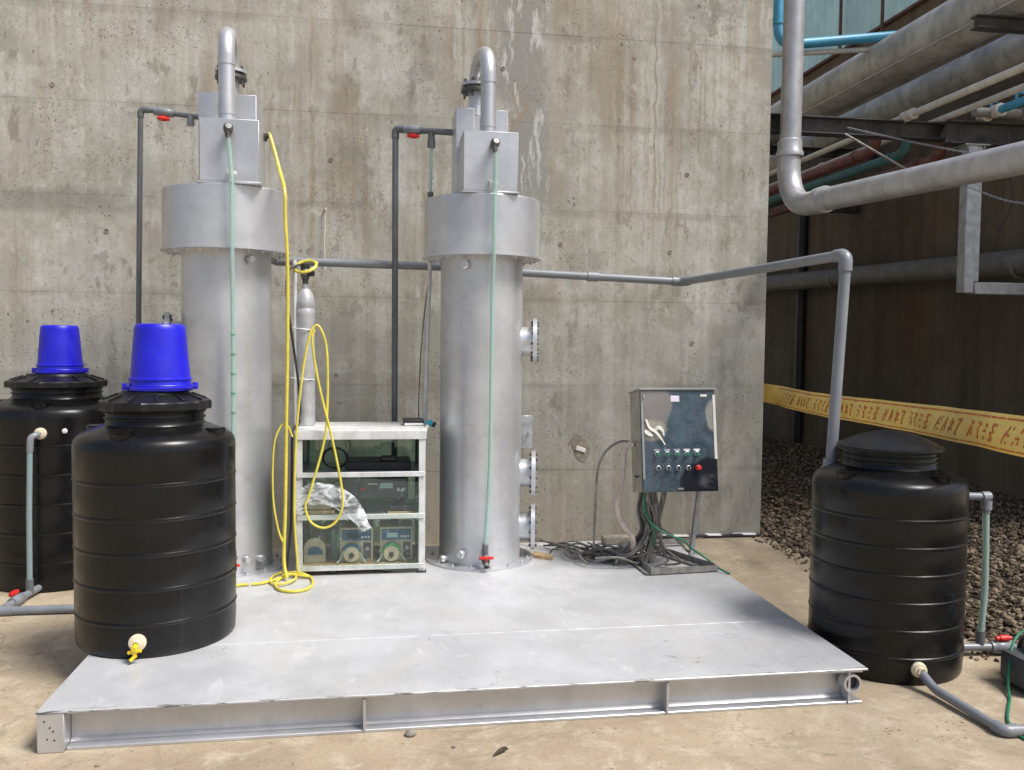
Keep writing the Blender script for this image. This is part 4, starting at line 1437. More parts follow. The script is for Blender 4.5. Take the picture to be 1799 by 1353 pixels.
F = (-1.055, 4.34)
T1 = tank(F[0], F[1], .165, .365, .965, "black tank at the front left corner of the platform under a blue bucket", 'knob', R(-104 + 0), bands=5)
T2 = tank(-2.10, 6.10, 0.0, .43, 1.14, "black tank at the left edge by the concrete wall with a side level tube", 'knob', R(-86), 1.2, 5)
T3 = tank(2.555, 3.975, 0.0, .365, .935, "black domed-lid tank on the right beside the gravel, fed by the grey pipe", 'dome', R(-72), 1.0, 6)
bm = B()
pf_ = [(.368, .88), (.3655, .907), (.359, .929), (.348, .945), (.330, .957), (.294, .973), (.262, .988)]
cols = []
for a in [R(2 + 1.6 * k) for k in range(6)]:
    cols.append([bm.verts.new((2.555 + (r_ + .0015) * math.cos(a), 3.975 + (r_ + .0015) * math.sin(a), z_ + .0015)) for r_, z_ in pf_])
for A_, B_ in zip(cols, cols[1:]):
    for k in range(len(pf_) - 1):
        bm.faces.new((A_[k], B_[k], B_[k + 1], A_[k + 1]))
obj("brown_strip", bm, 'wood', T3)
# cream bulkhead fittings
def bulkhead(parent, p, axis, r=.036):
    bm = B(); lathe(bm, [(r * .6, -.02), (r * 1.0, 0), (r * 1.0, .012), (r * .85, .016), (r * .85, .028), (r * .55, .03), (r * .55, .045), (r * .35, .045), (r * .35, .03), (0, .03)], p, 20, axis=axis)
    return obj("bulkhead_fitting", bm, 'cream', parent)
d = Vector((-1.053 - F[0], -.3625, 0)).normalized()
p = Vector((F[0], F[1], .245)) + d * .363
f1 = bulkhead(T1, p, d, .038)
bm = B()
q = p + d * .05
cyl(bm, q - d * .02, q + d * .02 + Vector((0, 0, -.01)), .012, n=10)
cyl(bm, q + Vector((-.005, 0, 0)), q + Vector((0, 0, -.05)), .010, n=10)
cyl(bm, q + Vector((-.028, 0, -.03)), q + Vector((.028, -.01, -.018)), .008, n=8)
cyl(bm, q + Vector((0, 0, -.045)), q + Vector((-.018, -.012, -.062)), .008, n=8)
obj("yellow_tap", bm, 'yellow_tap', f1)
# tank 2: level tube and drain
f2 = bulkhead(T2, (-2.055, 5.672, 1.003), (.1, -1, 0), .036)
bm = B(); tube(bm, bend([(-2.055, 5.66, 1.003), (-2.06, 5.62, 1.0), (-2.088, 5.60, .985), (-2.092, 5.597, .90)], .02), .020, 12)
obj("elbow", bm, 'pvc', f2)
bm = B(); tube(bm, [(-2.092, 5.597, .91), (-2.098, 5.585, .5), (-2.098, 5.575, .10)], .0165, 12)
obj("level_tube", bm, 'tube_grey', T2)
bm = B(); cyl(bm, (-2.098, 5.575, .12), (-2.098, 5.575, .03), .022, n=12)
tee = obj("tee", bm, 'pvc_dark', T2)
bm = B(); tube(bm, [(-2.07, 5.79, .036), (-2.10, 5.575, .034), (-2.13, 5.29, .03)], .022, 14)
dp = obj("drain_pipe", bm, 'pvc', T2)
ball_valve(T2, (-2.115, 5.43, .034), (.12, 1, 0), (-.3, -.2, 1), .026, .04)
bm = B(); lathe(bm, [(.016, 0), (.016, .012), (.010, .016), (0, .016)], (-1.925, 5.700, 1.015), 12, axis=(.3, -1, 0))
obj("white_cap", bm, 'white_plastic', T2)
bm = B(); tube(bm, [(-3.4, 5.262, .026), (-2.135, 5.25, .026), (-1.33, 5.235, .026)], .0245, 14)
gp = thing("ground_pipe", "grey pipe lying on the ground below the left tank's red valve", "pipe", (-2.1, 5.25, 0))
obj("pipe", bm, 'pvc', gp)
bm = B(); tube(bm, [(-2.20, 5.251, .027), (-2.07, 5.249, .027)], .031, 14)
obj("tee", bm, 'pvc', gp)
# tank 3: level tube, drain pipe to pump, front outlet
bm = B(); tube(bm, bend([(2.88, 3.96, .835), (3.09, 3.95, .828), (3.09, 3.95, .745)], .02), .020, 14)
lv = obj("level_elbow", bm, 'pvc', T3)
for pt, ax in (((3.083, 3.95, .828), (1, 0, 0)), ((3.09, 3.95, .785), (0, 0, 1))):
    bm = B(); lathe(bm, [(.019, -.022), (.027, -.022), (.027, .022), (.019, .022)], pt, 14, axis=ax)
    obj("socket", bm, 'pvc', lv)
bm = B(); tube(bm, catmull([(3.09, 3.95, .75), (3.098, 3.95, .5), (3.099, 3.95, .33), (3.088, 3.95, .15), (3.083, 3.95, .10)], 5), .0165, 12)
obj("level_tube", bm, 'tube', T3)
bm = B(); cyl(bm, (3.083, 3.95, .13), (3.083, 3.95, .045), .022, n=12)
obj("tee", bm, 'pvc_dark', T3)
bm = B(); tube(bm, [(2.88, 3.955, .05), (3.24, 3.94, .04), (3.30, 3.90, .04)], .022, 14)
obj("drain_pipe", bm, 'pvc', T3)
ball_valve(T3, (3.20, 3.943, .042), (1, -.03, 0), (.1, -.2, 1), .027, .042)
d = Vector((.06, -1, 0)).normalized()
pf = Vector((2.555, 3.975, .085)) + Vector((-.05, -.3615, 0))
f3 = bulkhead(T3, pf, (-.12, -1, 0), .036)
op = thing("outlet_pipe", "grey pipe lying on the ground from the front fitting of the right tank", "pipe", (2.53, 3.3, 0))
bm = B(); tube(bm, bend([(2.503, 3.60, .085), (2.512, 3.50, .035), (2.535, 3.17, .026), (2.535, 3.09, .026), (2.70, 3.095, .026), (3.4, 3.12, .026)], .04), .0205, 14)
obj("pipe", bm, 'pvc', op)
bm = B(); tube(bm, bend([(2.5355, 3.14, .026), (2.535, 3.09, .026), (2.60, 3.0915, .026)], .03), .026, 14)
obj("elbow", bm, 'pvc', op)

# blue buckets upside down on the lids
def bucket(cx, cy, z0, label, turn):
    t = thing("bucket", label, "bucket", (cx, cy, z0), "upturned blue buckets on the tanks")
    h, rb_, rt_ = .318, .139, .112
    prof = [(rb_ + .004, 0), (rb_ + .011, .004), (rb_ + .011, .016), (rb_ + .002, .022), (rb_ - .002, .05), (rb_ + .004, .053), (rb_ + .004, .060), (rb_ - .004, .064)]
    prof += [(rt_ + .004, h - .03), (rt_ + .001, h - .012), (rt_ - .006, h - .003), (rt_ - .016, h), (rt_ - .022, h - .006), (0, h - .006)]
    bm = B(); lathe(bm, prof, (cx, cy, z0), 56)
    obj("pail", bm, 'blue', t, 35)
    for k in (0, 1):
        a = turn + PI * k
        d = Vector((math.cos(a), math.sin(a), 0)); n = Vector((-d.y, d.x, 0))
        c = Vector((cx, cy, z0)) + d * (rb_ + .010)
        bm = B()
        A = [c + n * .022, c - n * .022, c - n * .016 + d * .020, c + n * .016 + d * .020]
        vb = [bm.verts.new(p_ + Vector((0, 0, .004))) for p_ in A]; vt = [bm.verts.new(p_ + Vector((0, 0, .036))) for p_ in A]
        bm.faces.new(vt); bm.faces.new(vb[::-1])
        for i in range(4): bm.faces.new((vb[i], vb[(i + 1) % 4], vt[(i + 1) % 4], vt[i]))
        obj("handle_ear", bm, 'blue', t)
    arc = []
    for i in range(13):
        a = turn + PI * i / 12
        arc.append((cx + math.cos(a) * (rb_ + .022), cy + math.sin(a) * (rb_ + .022), z0 + .018 + .010 * math.sin(PI * i / 12)))
    bm = B(); tube(bm, arc, .004, 6)
    obj("handle", bm, 'blue', t)
bucket(-1.03, 4.335, .165 + .965 + .155 + .0635, "larger-looking blue bucket upside down on the front left tank's lid", R(200))
bucket(-2.078, 6.09, 1.14 + .155 + .0635, "blue bucket upside down on the rear tank's lid by the wall", R(185))

# ================================================================== EQUIPMENT RACK
rx0, rx1, ry0, ry1, rz = -.487, .292, 5.28, 5.84, 1.05
er = thing("equipment_rack", "white metal rack with green tinted panes between the two silver columns", "rack", ((rx0 + rx1) / 2, 5.55, .165))
lw = .040
for (lx, ly) in ((rx0, ry0), (rx1 - lw, ry0), (rx0, ry1 - lw), (rx1 - lw, ry1 - lw)):
    bm = B()
    sx = 1 if lx == rx0 else -1
    sy = 1 if ly == ry0 else -1
    ox = lx if sx > 0 else lx + lw
    oy = ly if sy > 0 else ly + lw
    box(bm, min(ox, ox + sx * lw), max(ox, ox + sx * lw), min(oy, oy + sy * .004), max(oy, oy + sy * .004), .168, rz - .056, .001)
    box(bm, min(ox, ox + sx * .004), max(ox, ox + sx * .004), min(oy + sy * .0042, oy + sy * lw), max(oy + sy * .0042, oy + sy * lw), .168, rz - .056, .001)
    lg = obj("leg", bm, 'white', er, 0)
    bm = B(); box(bm, lx - .008, lx + lw + .008, ly - .008, ly + lw + .008, .1655, .178, .003)
    obj("foot", bm, 'dark', lg)
bm = B(); box(bm, rx0 - .006, rx1 + .006, ry0 - .008, ry1 + .008, rz - .055, rz, .003)
obj("top_board", bm, 'white', er)
for z in (.783, .524, .212):
    bm = B(); box(bm, rx0 + .006, rx1 - .006, ry0 + .006, ry1 - .006, z - .014, z - .002, .002)
    obj("shelf", bm, 'galv' if z > .3 else 'wood', er, 0)
    bm = B(); box(bm, rx0 + .004, rx1 - .004, ry0 - .010, ry0 - .0005, z - .018, z + .014, .003)
    obj("front_rail", bm, 'white', er)
bm = B(); box(bm, rx0 + .02, rx1 - .02, ry1 - .012, ry1 - .007, .23, rz - .06)
obj("back_pane", bm, 'pane', er, 0)
for xx_ in (rx0 + .007, rx1 - .011):
    bm = B(); box(bm, xx_, xx_ + .004, ry0 + .045, ry1 - .045, .23, rz - .06)
    obj("side_pane", bm, 'pane', er, 0)
for pts in (((-.512, 5.60, rz), (-.520, 5.60, 2.10)), ((.315, 5.80, rz - .02), (.345, 5.80, 2.13))):
    bm = B(); cyl(bm, pts[0], pts[1], .014, n=12)
    obj("post", bm, 'white', er)
for bx_ in (-.27, .06):
    bm = B(); box(bm, bx_ - .022, bx_ + .022, 5.30, 5.36, .1655, .196, .006)
    obj("skid_foot", bm, 'dark', er)
bm = B(); cyl(bm, (rx1 + .005, 5.45, rz - .03), (.325, 5.60, rz + .005), .012, n=8)
obj("rail_stub", bm, 'white', er)

# clear sheet over the two lower bays
bm = B()
N, K = 26, 20
grid = []
for i in range(N + 1):
    row = []
    for k in range(K + 1):
        u_, v_ = i / N, k / K
        x = rx0 + .03 + u_ * (rx1 - rx0 - .06)
        z = .195 + .02 * math.sin(u_ * 5) + v_ * .56
        y = ry0 - .014 - .010 * abs(mnoise.noise(Vector((x * 7, z * 5, 1)))) - .006 * mnoise.noise(Vector((x * 22, z * 16, 4)))
        row.append(bm.verts.new((x, y, z)))
    grid.append(row)
for i in range(N):
    for k in range(K):
        bm.faces.new((grid[i][k], grid[i + 1][k], grid[i + 1][k + 1], grid[i][k + 1]))
solo("plastic_sheet", bm, 'curtain', "clear crinkled plastic sheet covering the lower two bays of the white rack", "plastic sheet", smooth=180)

# white crumpled bag spilling over the middle rail
bm = B()
N, K = 26, 10
path = catmull([(-.485, 5.262, .560), (-.44, 5.252, .640), (-.36, 5.247, .672), (-.26, 5.245, .655), (-.17, 5.242, .60), (-.115, 5.24, .535), (-.07, 5.24, .445)], 5)
grid = []
for i, pth in enumerate(path):
    f = i / (len(path) - 1)
    wd = .035 + .035 * math.sin(PI * min(1, f * 1.1)) ** .5 * (1 - .3 * f)
    dn = (path[min(i + 1, len(path) - 1)] - path[max(i - 1, 0)]).normalized()
    nn = Vector((-dn.z, 0, dn.x))
    row = []
    for k in range(K + 1):
        v_ = (k / K - .5) * 2
        cr = mnoise.noise(Vector((pth.x * 11, v_ * 1.6, pth.z * 11))) + .3 * mnoise.noise(Vector((pth.x * 30, v_ * 3, pth.z * 30)))
        row.append(bm.verts.new(pth + nn * (v_ * wd + .010 * cr) + Vector((0, -.012 * (1 - v_ * v_) - .012 * cr, 0))))
    grid.append(row)
for i in range(len(path) - 1):
    for k in range(K):
        bm.faces.new((grid[i][k], grid[i + 1][k], grid[i + 1][k + 1], grid[i][k + 1]))
solo("plastic_bag", bm, 'bag', "crumpled shiny clear bag hanging over the rack's middle rail", "plastic bag", smooth=180)

# --- contents
ps = thing("power_supply", "black instrument with a small pale display on the rack's middle shelf", "instrument", (-.02, 5.56, .525))
bm = B(); box(bm, -.24, .19, 5.42, 5.72, .60, .738, .005); obj("casing", bm, 'dark', ps)
bm = B(); box(bm, -.235, .185, 5.412, 5.4195, .605, .733, .002); fc = obj("face_plate", bm, 'pump_grey', ps)
bm = B(); box(bm, .015, .095, 5.407, 5.4115, .672, .706, .001); obj("display", bm, 'lcd', fc)
bm = B(); cyl(bm, (-.092, 5.412, .668), (-.092, 5.404, .668), .011, n=12); obj("red_button", bm, 'red', fc)
for kx in (.13, .16):
    bm = B(); cyl(bm, (kx, 5.412, .665), (kx, 5.395, .665), .012, n=12); obj("knob", bm, 'galv', fc)
bm = B(); box(bm, -.06, -.0, 5.408, 5.4115, .697, .704, .0005); obj("name_strip", bm, 'white_plastic', fc)
for fx in (-.2, .15):
    bm = B(); box(bm, fx - .02, fx + .02, 5.45, 5.69, .5235, .5995, .003); obj("stand_block", bm, 'pump_grey', ps)
bm = B(); box(bm, -.43, -.26, 5.36, 5.60, .5235, .545, .003)
solo("wood_board", bm, 'wood', "small plywood board on the middle shelf left of the black instrument", "board", smooth=0)
bm = B(); box(bm, .06, .255, 5.33, 5.41, .5235, .538, .003)
solo("wood_board", bm, 'wood', "small plywood board at the right end of the middle shelf", "board", smooth=0)
bm = B(); box(bm, -.425, -.28, 5.38, 5.55, .5455, .605, .012, seg=2)
solo("beige_box", bm, 'beige_case', "rounded beige box on the middle shelf behind the crumpled bag", "box")
bm = B(); box(bm, .075, .235, 5.335, 5.40, .5385, .575, .004)
solo("terminal_block", bm, 'dark', "small black terminal block on the right plywood board", "terminal block")
bm = B(); box(bm, -.20, .21, 5.45, 5.70, .7815, .835, .006); box(bm, .02, .12, 5.44, 5.5, .835, .87, .01)
box(bm, -.02, .02, 5.46, 5.52, .835, .85, .004)
solo("black_adapter", bm, 'dark', "flat black power adapter on the rack's top shelf", "adapter")
coilp = []
for k in range(50):
    a = 2 * PI * k / 16
    coilp.append((-.27 + .075 * math.cos(a) + .004 * k / 16, 5.50 + .012 * math.sin(a * .31), .855 + .065 * math.sin(a)))
bm = B(); tube(bm, coilp, .005, 6)
solo("cable_coil", bm, 'cable_black', "coiled black cable standing on the top shelf beside the adapter", "cable coil")
bm = B()
for k in range(30):
    pass
tube(bm, catmull([(-.30, 5.42, .53), (-.33, 5.40, .62), (-.28, 5.39, .70), (-.2, 5.41, .745), (-.14, 5.5, .75)], 6), .006, 6)
solo("lead", bm, 'cable_black', "short black lead looping from the beige box to the black instrument", "cable")

def pump_unit(px, label, variant):
    t = thing("dosing_pump", label, "pump", (px, 5.5, .2105), "beige dosing pumps in the rack")
    z0 = .2115
    w, h = .205, .215
    bm = B(); box(bm, px - w / 2, px + w / 2, 5.41, 5.62, z0, z0 + h, .006, seg=2); obj("casing", bm, 'beige_case', t)
    bm = B(); box(bm, px - w / 2 + .012, px + w / 2 - .012, 5.402, 5.4095, z0 + .135, z0 + .2, .002); bp = obj("control_panel", bm, 'blue_panel', t)
    bm = B(); box(bm, px - .06, px + .01, 5.398, 5.4018, z0 + .15, z0 + .182, .001); obj("display", bm, 'lcd' if variant else 'dark', bp)
    for k in range(3):
        bm = B(); box(bm, px + .028 + k * .02, px + .041 + k * .02, 5.398, 5.4018, z0 + .15, z0 + .163, .001); obj("key", bm, 'white_plastic', bp)
    bm = B(); box(bm, px + .045, px + .088, 5.402, 5.4095, z0 + .02, z0 + .118, .003); sw = obj("switch_plate", bm, 'pump_grey', t)
    bm = B(); cyl(bm, (px + .066, 5.402, z0 + .085), (px + .066, 5.386, z0 + .085), .012, n=12); obj("knob", bm, 'galv', sw)
    # roller head with a clip arch
    bm = B()
    cyl(bm, (px - .03, 5.409, z0 + .055), (px - .03, 5.372, z0 + .055), .048, n=24)
    hd = obj("pump_head", bm, 'beige_case', t)
    bm = B(); arc = [(px - .03 + .052 * math.cos(a), 5.385, z0 + .06 + .052 * math.sin(a)) for a in [R(10 + 160 * k / 10) for k in range(11)]]
    tube(bm, arc, .011, 8); obj("head_clamp", bm, 'green_part' if variant else 'blue_panel', hd)
    bm = B(); cyl(bm, (px - .03, 5.3715, z0 + .05), (px - .03, 5.362, z0 + .05), .016, n=14); obj("rotor_cap", bm, 'dark', hd)
    for s_ in (-1, 1):
        bm = B(); tube(bm, catmull([(px - .03 + s_ * .05, 5.385, z0 + .06), (px - .03 + s_ * .075, 5.375, z0 + .02), (px - .03 + s_ * .09, 5.36, z0 + .006)], 5), .006, 6); obj("pump_tube", bm, 'tube', hd)
pump_unit(-.128, "beige dosing pump with a blue clamp, middle of the rack's bottom shelf", 0)
pump_unit(.118, "beige dosing pump with a green clamp at the right of the bottom shelf", 1)
t = thing("dial_pump", "rounded beige pump with a blue dial at the left of the bottom shelf", "pump", (-.385, 5.46, .2105))
bm = B(); prism(bm, [(-.45, .2115), (-.32, .2115), (-.32, .30)] + [(-.385 + .065 * math.cos(a), .30 + .065 * math.sin(a)) for a in [R(15 * k) for k in range(1, 12)]] + [(-.45, .30)], 5.42, 5.56)
obj("casing", bm, 'beige_case', t)
bm = B(); prism(bm, [(-.385 + .05 * math.cos(a), .262 + .05 * math.sin(a)) for a in [R(18 * k) for k in range(11)]], 5.412, 5.4195)
obj("dial", bm, 'blue_panel', t)
t = thing("sample_bottle", "small bottle with a red cap and clear tube behind the dosing pumps", "bottle", (-.262, 5.52, .2105))
bm = B(); lathe(bm, [(0, 0), (.035, 0), (.037, .01), (.037, .17), (.03, .19), (.016, .205), (.016, .225)], (-.262, 5.52, .2115), 20); obj("glass", bm, 'tube_grey', t)
bm = B(); lathe(bm, [(.02, .22), (.021, .222), (.021, .252), (.018, .256), (0, .256)], (-.262, 5.52, .2115), 16); obj("cap", bm, 'red', t)
bm = B(); tube(bm, catmull([(-.25, 5.51, .46), (-.235, 5.47, .42), (-.24, 5.44, .33), (-.22, 5.42, .28), (-.18, 5.40, .262)], 6), .008, 8); obj("hose", bm, 'tube', t)
# on the rack top
t = thing("black_box", "small black box with a pale front edge on the rack top at its right end", "box", (.235, 5.62, rz))
bm = B(); box(bm, .165, .297, 5.55, 5.70, rz + .001, rz + .040, .004); obj("casing", bm, 'dark', t)
bm = B(); box(bm, .170, .292, 5.541, 5.5495, rz + .003, rz + .018, .002); obj("front_strip", bm, 'white_plastic', t)
t = thing("hand_tool", "teal and black plug clipped beside the rack's right post", "plug", (.345, 5.6, rz))
bm = B(); cyl(bm, (.315, 5.58, rz + .01), (.352, 5.575, rz + .018), .020, n=14); obj("grip", bm, 'teal_tool', t)
bm = B(); cyl(bm, (.352, 5.575, rz + .010), (.372, 5.572, rz + .000), .017, n=12); obj("tip", bm, 'dark', t)
# gas cylinder standing on the rack top
gc = thing("gas_cylinder", "slim pale grey gas cylinder strapped to the rack's left post", "gas cylinder", (-.455, 5.62, rz))
bm = B(); lathe(bm, [(0, .001), (.056, .001), (.060, .006), (.060, .70), (.0605, .705), (.0605, .735), (.056, .742), (.056, .752), (.059, .758), (.058, .79), (.050, .83), (.034, .862), (.022, .872), (.020, .90)], (-.455, 5.62, rz), 32)
obj("body", bm, 'silver_cyl', gc, 35)
bm = B(); lathe(bm, [(.018, .89), (.018, .925), (.024, .93), (.024, .945), (.030, .95), (.030, .99), (.022, 1.0), (0, 1.0)], (-.455, 5.62, rz), 16)
vv = obj("valve", bm, 'dark_metal', gc)
bm = B(); cyl(bm, (-.43, 5.60, rz + .965), (-.40, 5.59, rz + .965), .018, n=12); lathe(bm, [(.024, .99), (.030, 1.0), (.030, 1.025), (.02, 1.03), (0, 1.03)], (-.455, 5.62, rz), 12)
obj("regulator", bm, 'dark', vv)
for z in (.615, .30):
    bm = B(); el = [(-.472 + .072 * math.cos(a), 5.61 + .066 * math.sin(a), rz + z - .006 * math.cos(a)) for a in [2 * PI * k / 24 for k in range(25)]]
    tube(bm, el, .0035, 6); obj("strap", bm, 'white_plastic', gc)

# ================================================================== HOSES
cable("yellow_hose", "yellow hose dropping from the left column's top box down beside the rack",
      [(-.672, 5.445, 2.825), (-.655, 5.44, 2.84), (-.637, 5.42, 2.80), (-.585, 5.36, 2.62), (-.536, 5.19, 2.46), (-.533, 5.185, 2.30), (-.520, 5.185, 2.0), (-.524, 5.19, 1.5), (-.532, 5.195, 1.1), (-.540, 5.20, .6), (-.550, 5.21, .30), (-.53, 5.18, .18)], .0105, 'yellow', "hose")
bm = B(); tube(bm, catmull([(-.686, 5.45, 2.80), (-.668, 5.445, 2.83), (-.648, 5.435, 2.825)], 4), .017, 10)
solo("hose_barb", bm, 'dark_metal', "dark hose barb on the right side of the left column's top box", "fitting")
cable("yellow_hose", "long yellow hose hung in narrow loops over the front of the rack",
      [(-.470, 5.235, .20), (-.490, 5.228, .57), (-.476, 5.228, 1.046), (-.440, 5.23, 1.40), (-.405, 5.24, 1.60), (-.375, 5.25, 1.676), (-.338, 5.25, 1.665), (-.300, 5.245, 1.53), (-.297, 5.235, 1.2), (-.318, 5.228, .98), (-.40, 5.21, .68), (-.424, 5.205, .60), (-.39, 5.20, .51), (-.31, 5.20, .475), (-.235, 5.205, .525), (-.206, 5.21, .66), (-.262, 5.226, .977), (-.328, 5.232, 1.25), (-.368, 5.238, 1.45), (-.385, 5.245, 1.60), (-.372, 5.252, 1.66)], .0072, 'yellow', "hose")
cable("yellow_hose", "thin yellow hose loop hanging between the left column and the rack",
      [(-.50, 5.225, 1.02), (-.525, 5.215, 1.085), (-.560, 5.205, 1.09), (-.600, 5.2, .99), (-.612, 5.2, .80), (-.606, 5.2, .62), (-.580, 5.2, .47), (-.556, 5.2, .40)], .006, 'yellow', "hose")
cable("yellow_hose", "yellow hose coiled on the deck at the rack's left foot",
      [(-.72, 5.10, .176), (-.66, 5.12, .176), (-.585, 5.20, .177), (-.53, 5.27, .19), (-.46, 5.26, .19), (-.392, 5.20, .177), (-.372, 5.06, .176), (-.40, 4.96, .176), (-.47, 4.925, .176), (-.545, 4.965, .177), (-.582, 5.06, .178), (-.575, 5.18, .179), (-.52, 5.235, .19), (-.45, 5.225, .185), (-.40, 5.215, .178)], .0085, 'yellow', "hose")
cable("yellow_hose", "loose second loop of yellow hose on the deck behind the rack's left foot", [(-.50, 5.30, .178), (-.57, 5.33, .177), (-.615, 5.27, .177), (-.625, 5.17, .177), (-.60, 5.09, .178), (-.55, 5.06, .182), (-.50, 5.10, .184), (-.478, 5.18, .182), (-.49, 5.26, .178)], .0072, 'yellow', "hose")
cable("yellow_hose", "end of a yellow hose lying on the deck behind the front tank", [(-.95, 4.97, .176), (-.86, 5.05, .176), (-.79, 5.09, .176), (-.735, 5.10, .176)], .0085, 'yellow', "hose")
ringp = []
for k in range(34):
    a = 2 * PI * k / 16
    ringp.append((-.452 + (.068 + .004 * math.sin(k)) * math.cos(a), 5.60 + .05 * math.sin(a), rz + 1.005 + .042 * math.sin(a + .3) + .003 * k / 10))
bm = B(); tube(bm, catmull(ringp, 2), .0075, 8)
solo("yellow_hose", bm, 'yellow', "small coil of yellow hose slung round the gas cylinder's regulator", "hose")
cable("black_cable", "black cable running from the regulator down the rack's left side", [(-.49, 5.59, rz + 1.02), (-.55, 5.54, 2.02), (-.558, 5.52, 1.85), (-.515, 5.52, 1.52), (-.486, 5.50, 1.30), (-.478, 5.48, 1.10), (-.502, 5.27, 1.04), (-.506, 5.25, .80), (-.512, 5.25, .5), (-.535, 5.25, .25), (-.56, 5.30, .178)], .008, 'cable_black')
cable("black_cable", "dark cable hanging from the top of the rack's right post", [(.340, 5.83, 2.04), (.318, 5.835, 1.85), (.290, 5.83, 1.55), (.276, 5.82, 1.25), (.270, 5.78, 1.06)], .0045, 'cable_grey')

# ================================================================== CONTROL CABINET
cab = thing("control_cabinet", "steel control cabinet with blue grey door and buttons on an angle iron stand", "control cabinet", (1.85, 5.2, .165))
CW, CD, CH = .488, .225, .632
cpiv = Vector((1.612, 5.045, .682))
lean = Matrix.Translation(cpiv) @ Euler((R(-9.5), 0, 0)).to_matrix().to_4x4()
def cobj(name, bm, mat, parent=cab, smooth=0):
    bmesh.ops.transform(bm, matrix=lean, verts=bm.verts)
    return obj(name, bm, mat, parent, smooth)
# local coordinates: x 0..CW, y 0 (front)..CD, z 0..CH
bm = B()
box(bm, 0, .0025, .018, CD, 0, CH); box(bm, CW - .0025, CW, .018, CD, 0, CH)
box(bm, .003, CW - .003, .018, CD, 0, .0025); box(bm, .003, CW - .003, .018, CD, CH - .0025, CH)
box(bm, .003, CW - .003, CD - .0025, CD, .003, CH - .003)
cobj("case", bm, 'steel')
bm = B(); box(bm, -.010, CW + .010, -.012, CD + .01, CH + .001, CH + .012, .003)
cobj("rain_hood", bm, 'steel')
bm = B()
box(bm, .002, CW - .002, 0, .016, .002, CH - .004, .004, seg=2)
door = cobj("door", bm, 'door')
bm = B(); box(bm, CW - .020, CW - .0015, -.0035, -.0005, .20, CH - .03, .001)
cobj("door_edge", bm, 'film_pale', door)
bm = B(); box(bm, .0015, .016, -.0035, -.0005, .08, CH - .08, .001)
cobj("door_edge", bm, 'steel', door)
# curled film strips
def curl(pts, w, name="film_curl"):
    bm = B()
    P = catmull([(x * CW, -.004 - y, z * CH) for x, z, y in pts], 5)
    prev = None
    for i, p in enumerate(P):
        ww = w * (0.5 + .5 * math.sin(PI * min(1, .15 + i / len(P))))
        d = (P[min(i + 1, len(P) - 1)] - P[max(0, i - 1)]).normalized()
        n = Vector((-d.z, 0, d.x)) * ww
        cur = (bm.verts.new(p + n), bm.verts.new(p - n + Vector((0, -.006, 0))))
        if prev: bm.faces.new((prev[0], cur[0], cur[1], prev[1]))
        prev = cur
    return cobj(name, bm, 'film_pale', door, 60)
curl([(.06, .71, .002), (.10, .63, .006), (.18, .585, .008), (.24, .53, .008), (.30, .46, .004)], .009)
curl([(.04, .60, .002), (.09, .57, .006), (.14, .55, .004)], .014)
curl([(.16, .60, .002), (.22, .63, .008), (.27, .60, .006), (.29, .55, .002)], .012)
bm = B(); box(bm, .40 * CW, .515 * CW, -.0022, -.0003, .885 * CH, .945 * CH)
cobj("sticker", bm, 'paper', door)
bm = B(); box(bm, .80 * CW, .885 * CW, -.0022, -.0003, .935 * CH, .958 * CH)
cobj("sticker", bm, 'white_plastic', door)
bm = B(); box(bm, .035 * CW, .06 * CW, -.005, -.0003, .915 * CH, .95 * CH, .001)
cobj("hinge_pin", bm, 'steel', door)
for k in range(5):
    x = (.195 + .132 * k) * CW
    z = .37 * CH
    bm = B(); lathe(bm, [(.012, 0), (.0175, 0), (.0175, .006), (.0135, .008), (.0135, .014), (0, .014)], (x, -.0005, z), 18, axis=(0, -1, 0))
    b_ = cobj("button", bm, 'galv', door)
    bm = B(); lathe(bm, [(.0125, .0), (.0125, .012), (.010, .015), (0, .015)], (x, -.0140, z - .003), 14, axis=(0, -1, 0))
    cobj("button_cap", bm, 'cable_green', b_)
    bm = B(); box(bm, x - .02, x + .02, -.0022, -.0003, z + .019, z + .031)
    cobj("button_tag", bm, 'white_plastic' if k in (3, 4) else 'galv', b_)
    z = .232 * CH
    bm = B(); lathe(bm, [(.012, 0), (.0165, 0), (.0165, .006), (.0125, .008), (.0125, .012), (0, .012)], (x + .004, -.0025, z), 18, axis=(0, -1, 0))
    s_ = cobj("selector" if k < 4 else "stop_button", bm, 'galv' if k < 4 else 'red', door)
    bm = B()
    if k < 4:
        box(bm, x - .001, x + .009, -.027, -.0148, z - .012, z + .012, .002)
        cobj("selector_knob", bm, 'dark', s_)
    else:
        lathe(bm, [(.008, 0), (.0135, .003), (.0145, .010), (.011, .014), (0, .015)], (x + .004, -.0146, z), 18, axis=(0, -1, 0))
        cobj("stop_cap", bm, 'red', s_)
bm = B(); box(bm, .45 * CW, .53 * CW, -.005, -.0003, .02 * CH, .038 * CH, .001)
cobj("latch", bm, 'steel', door)
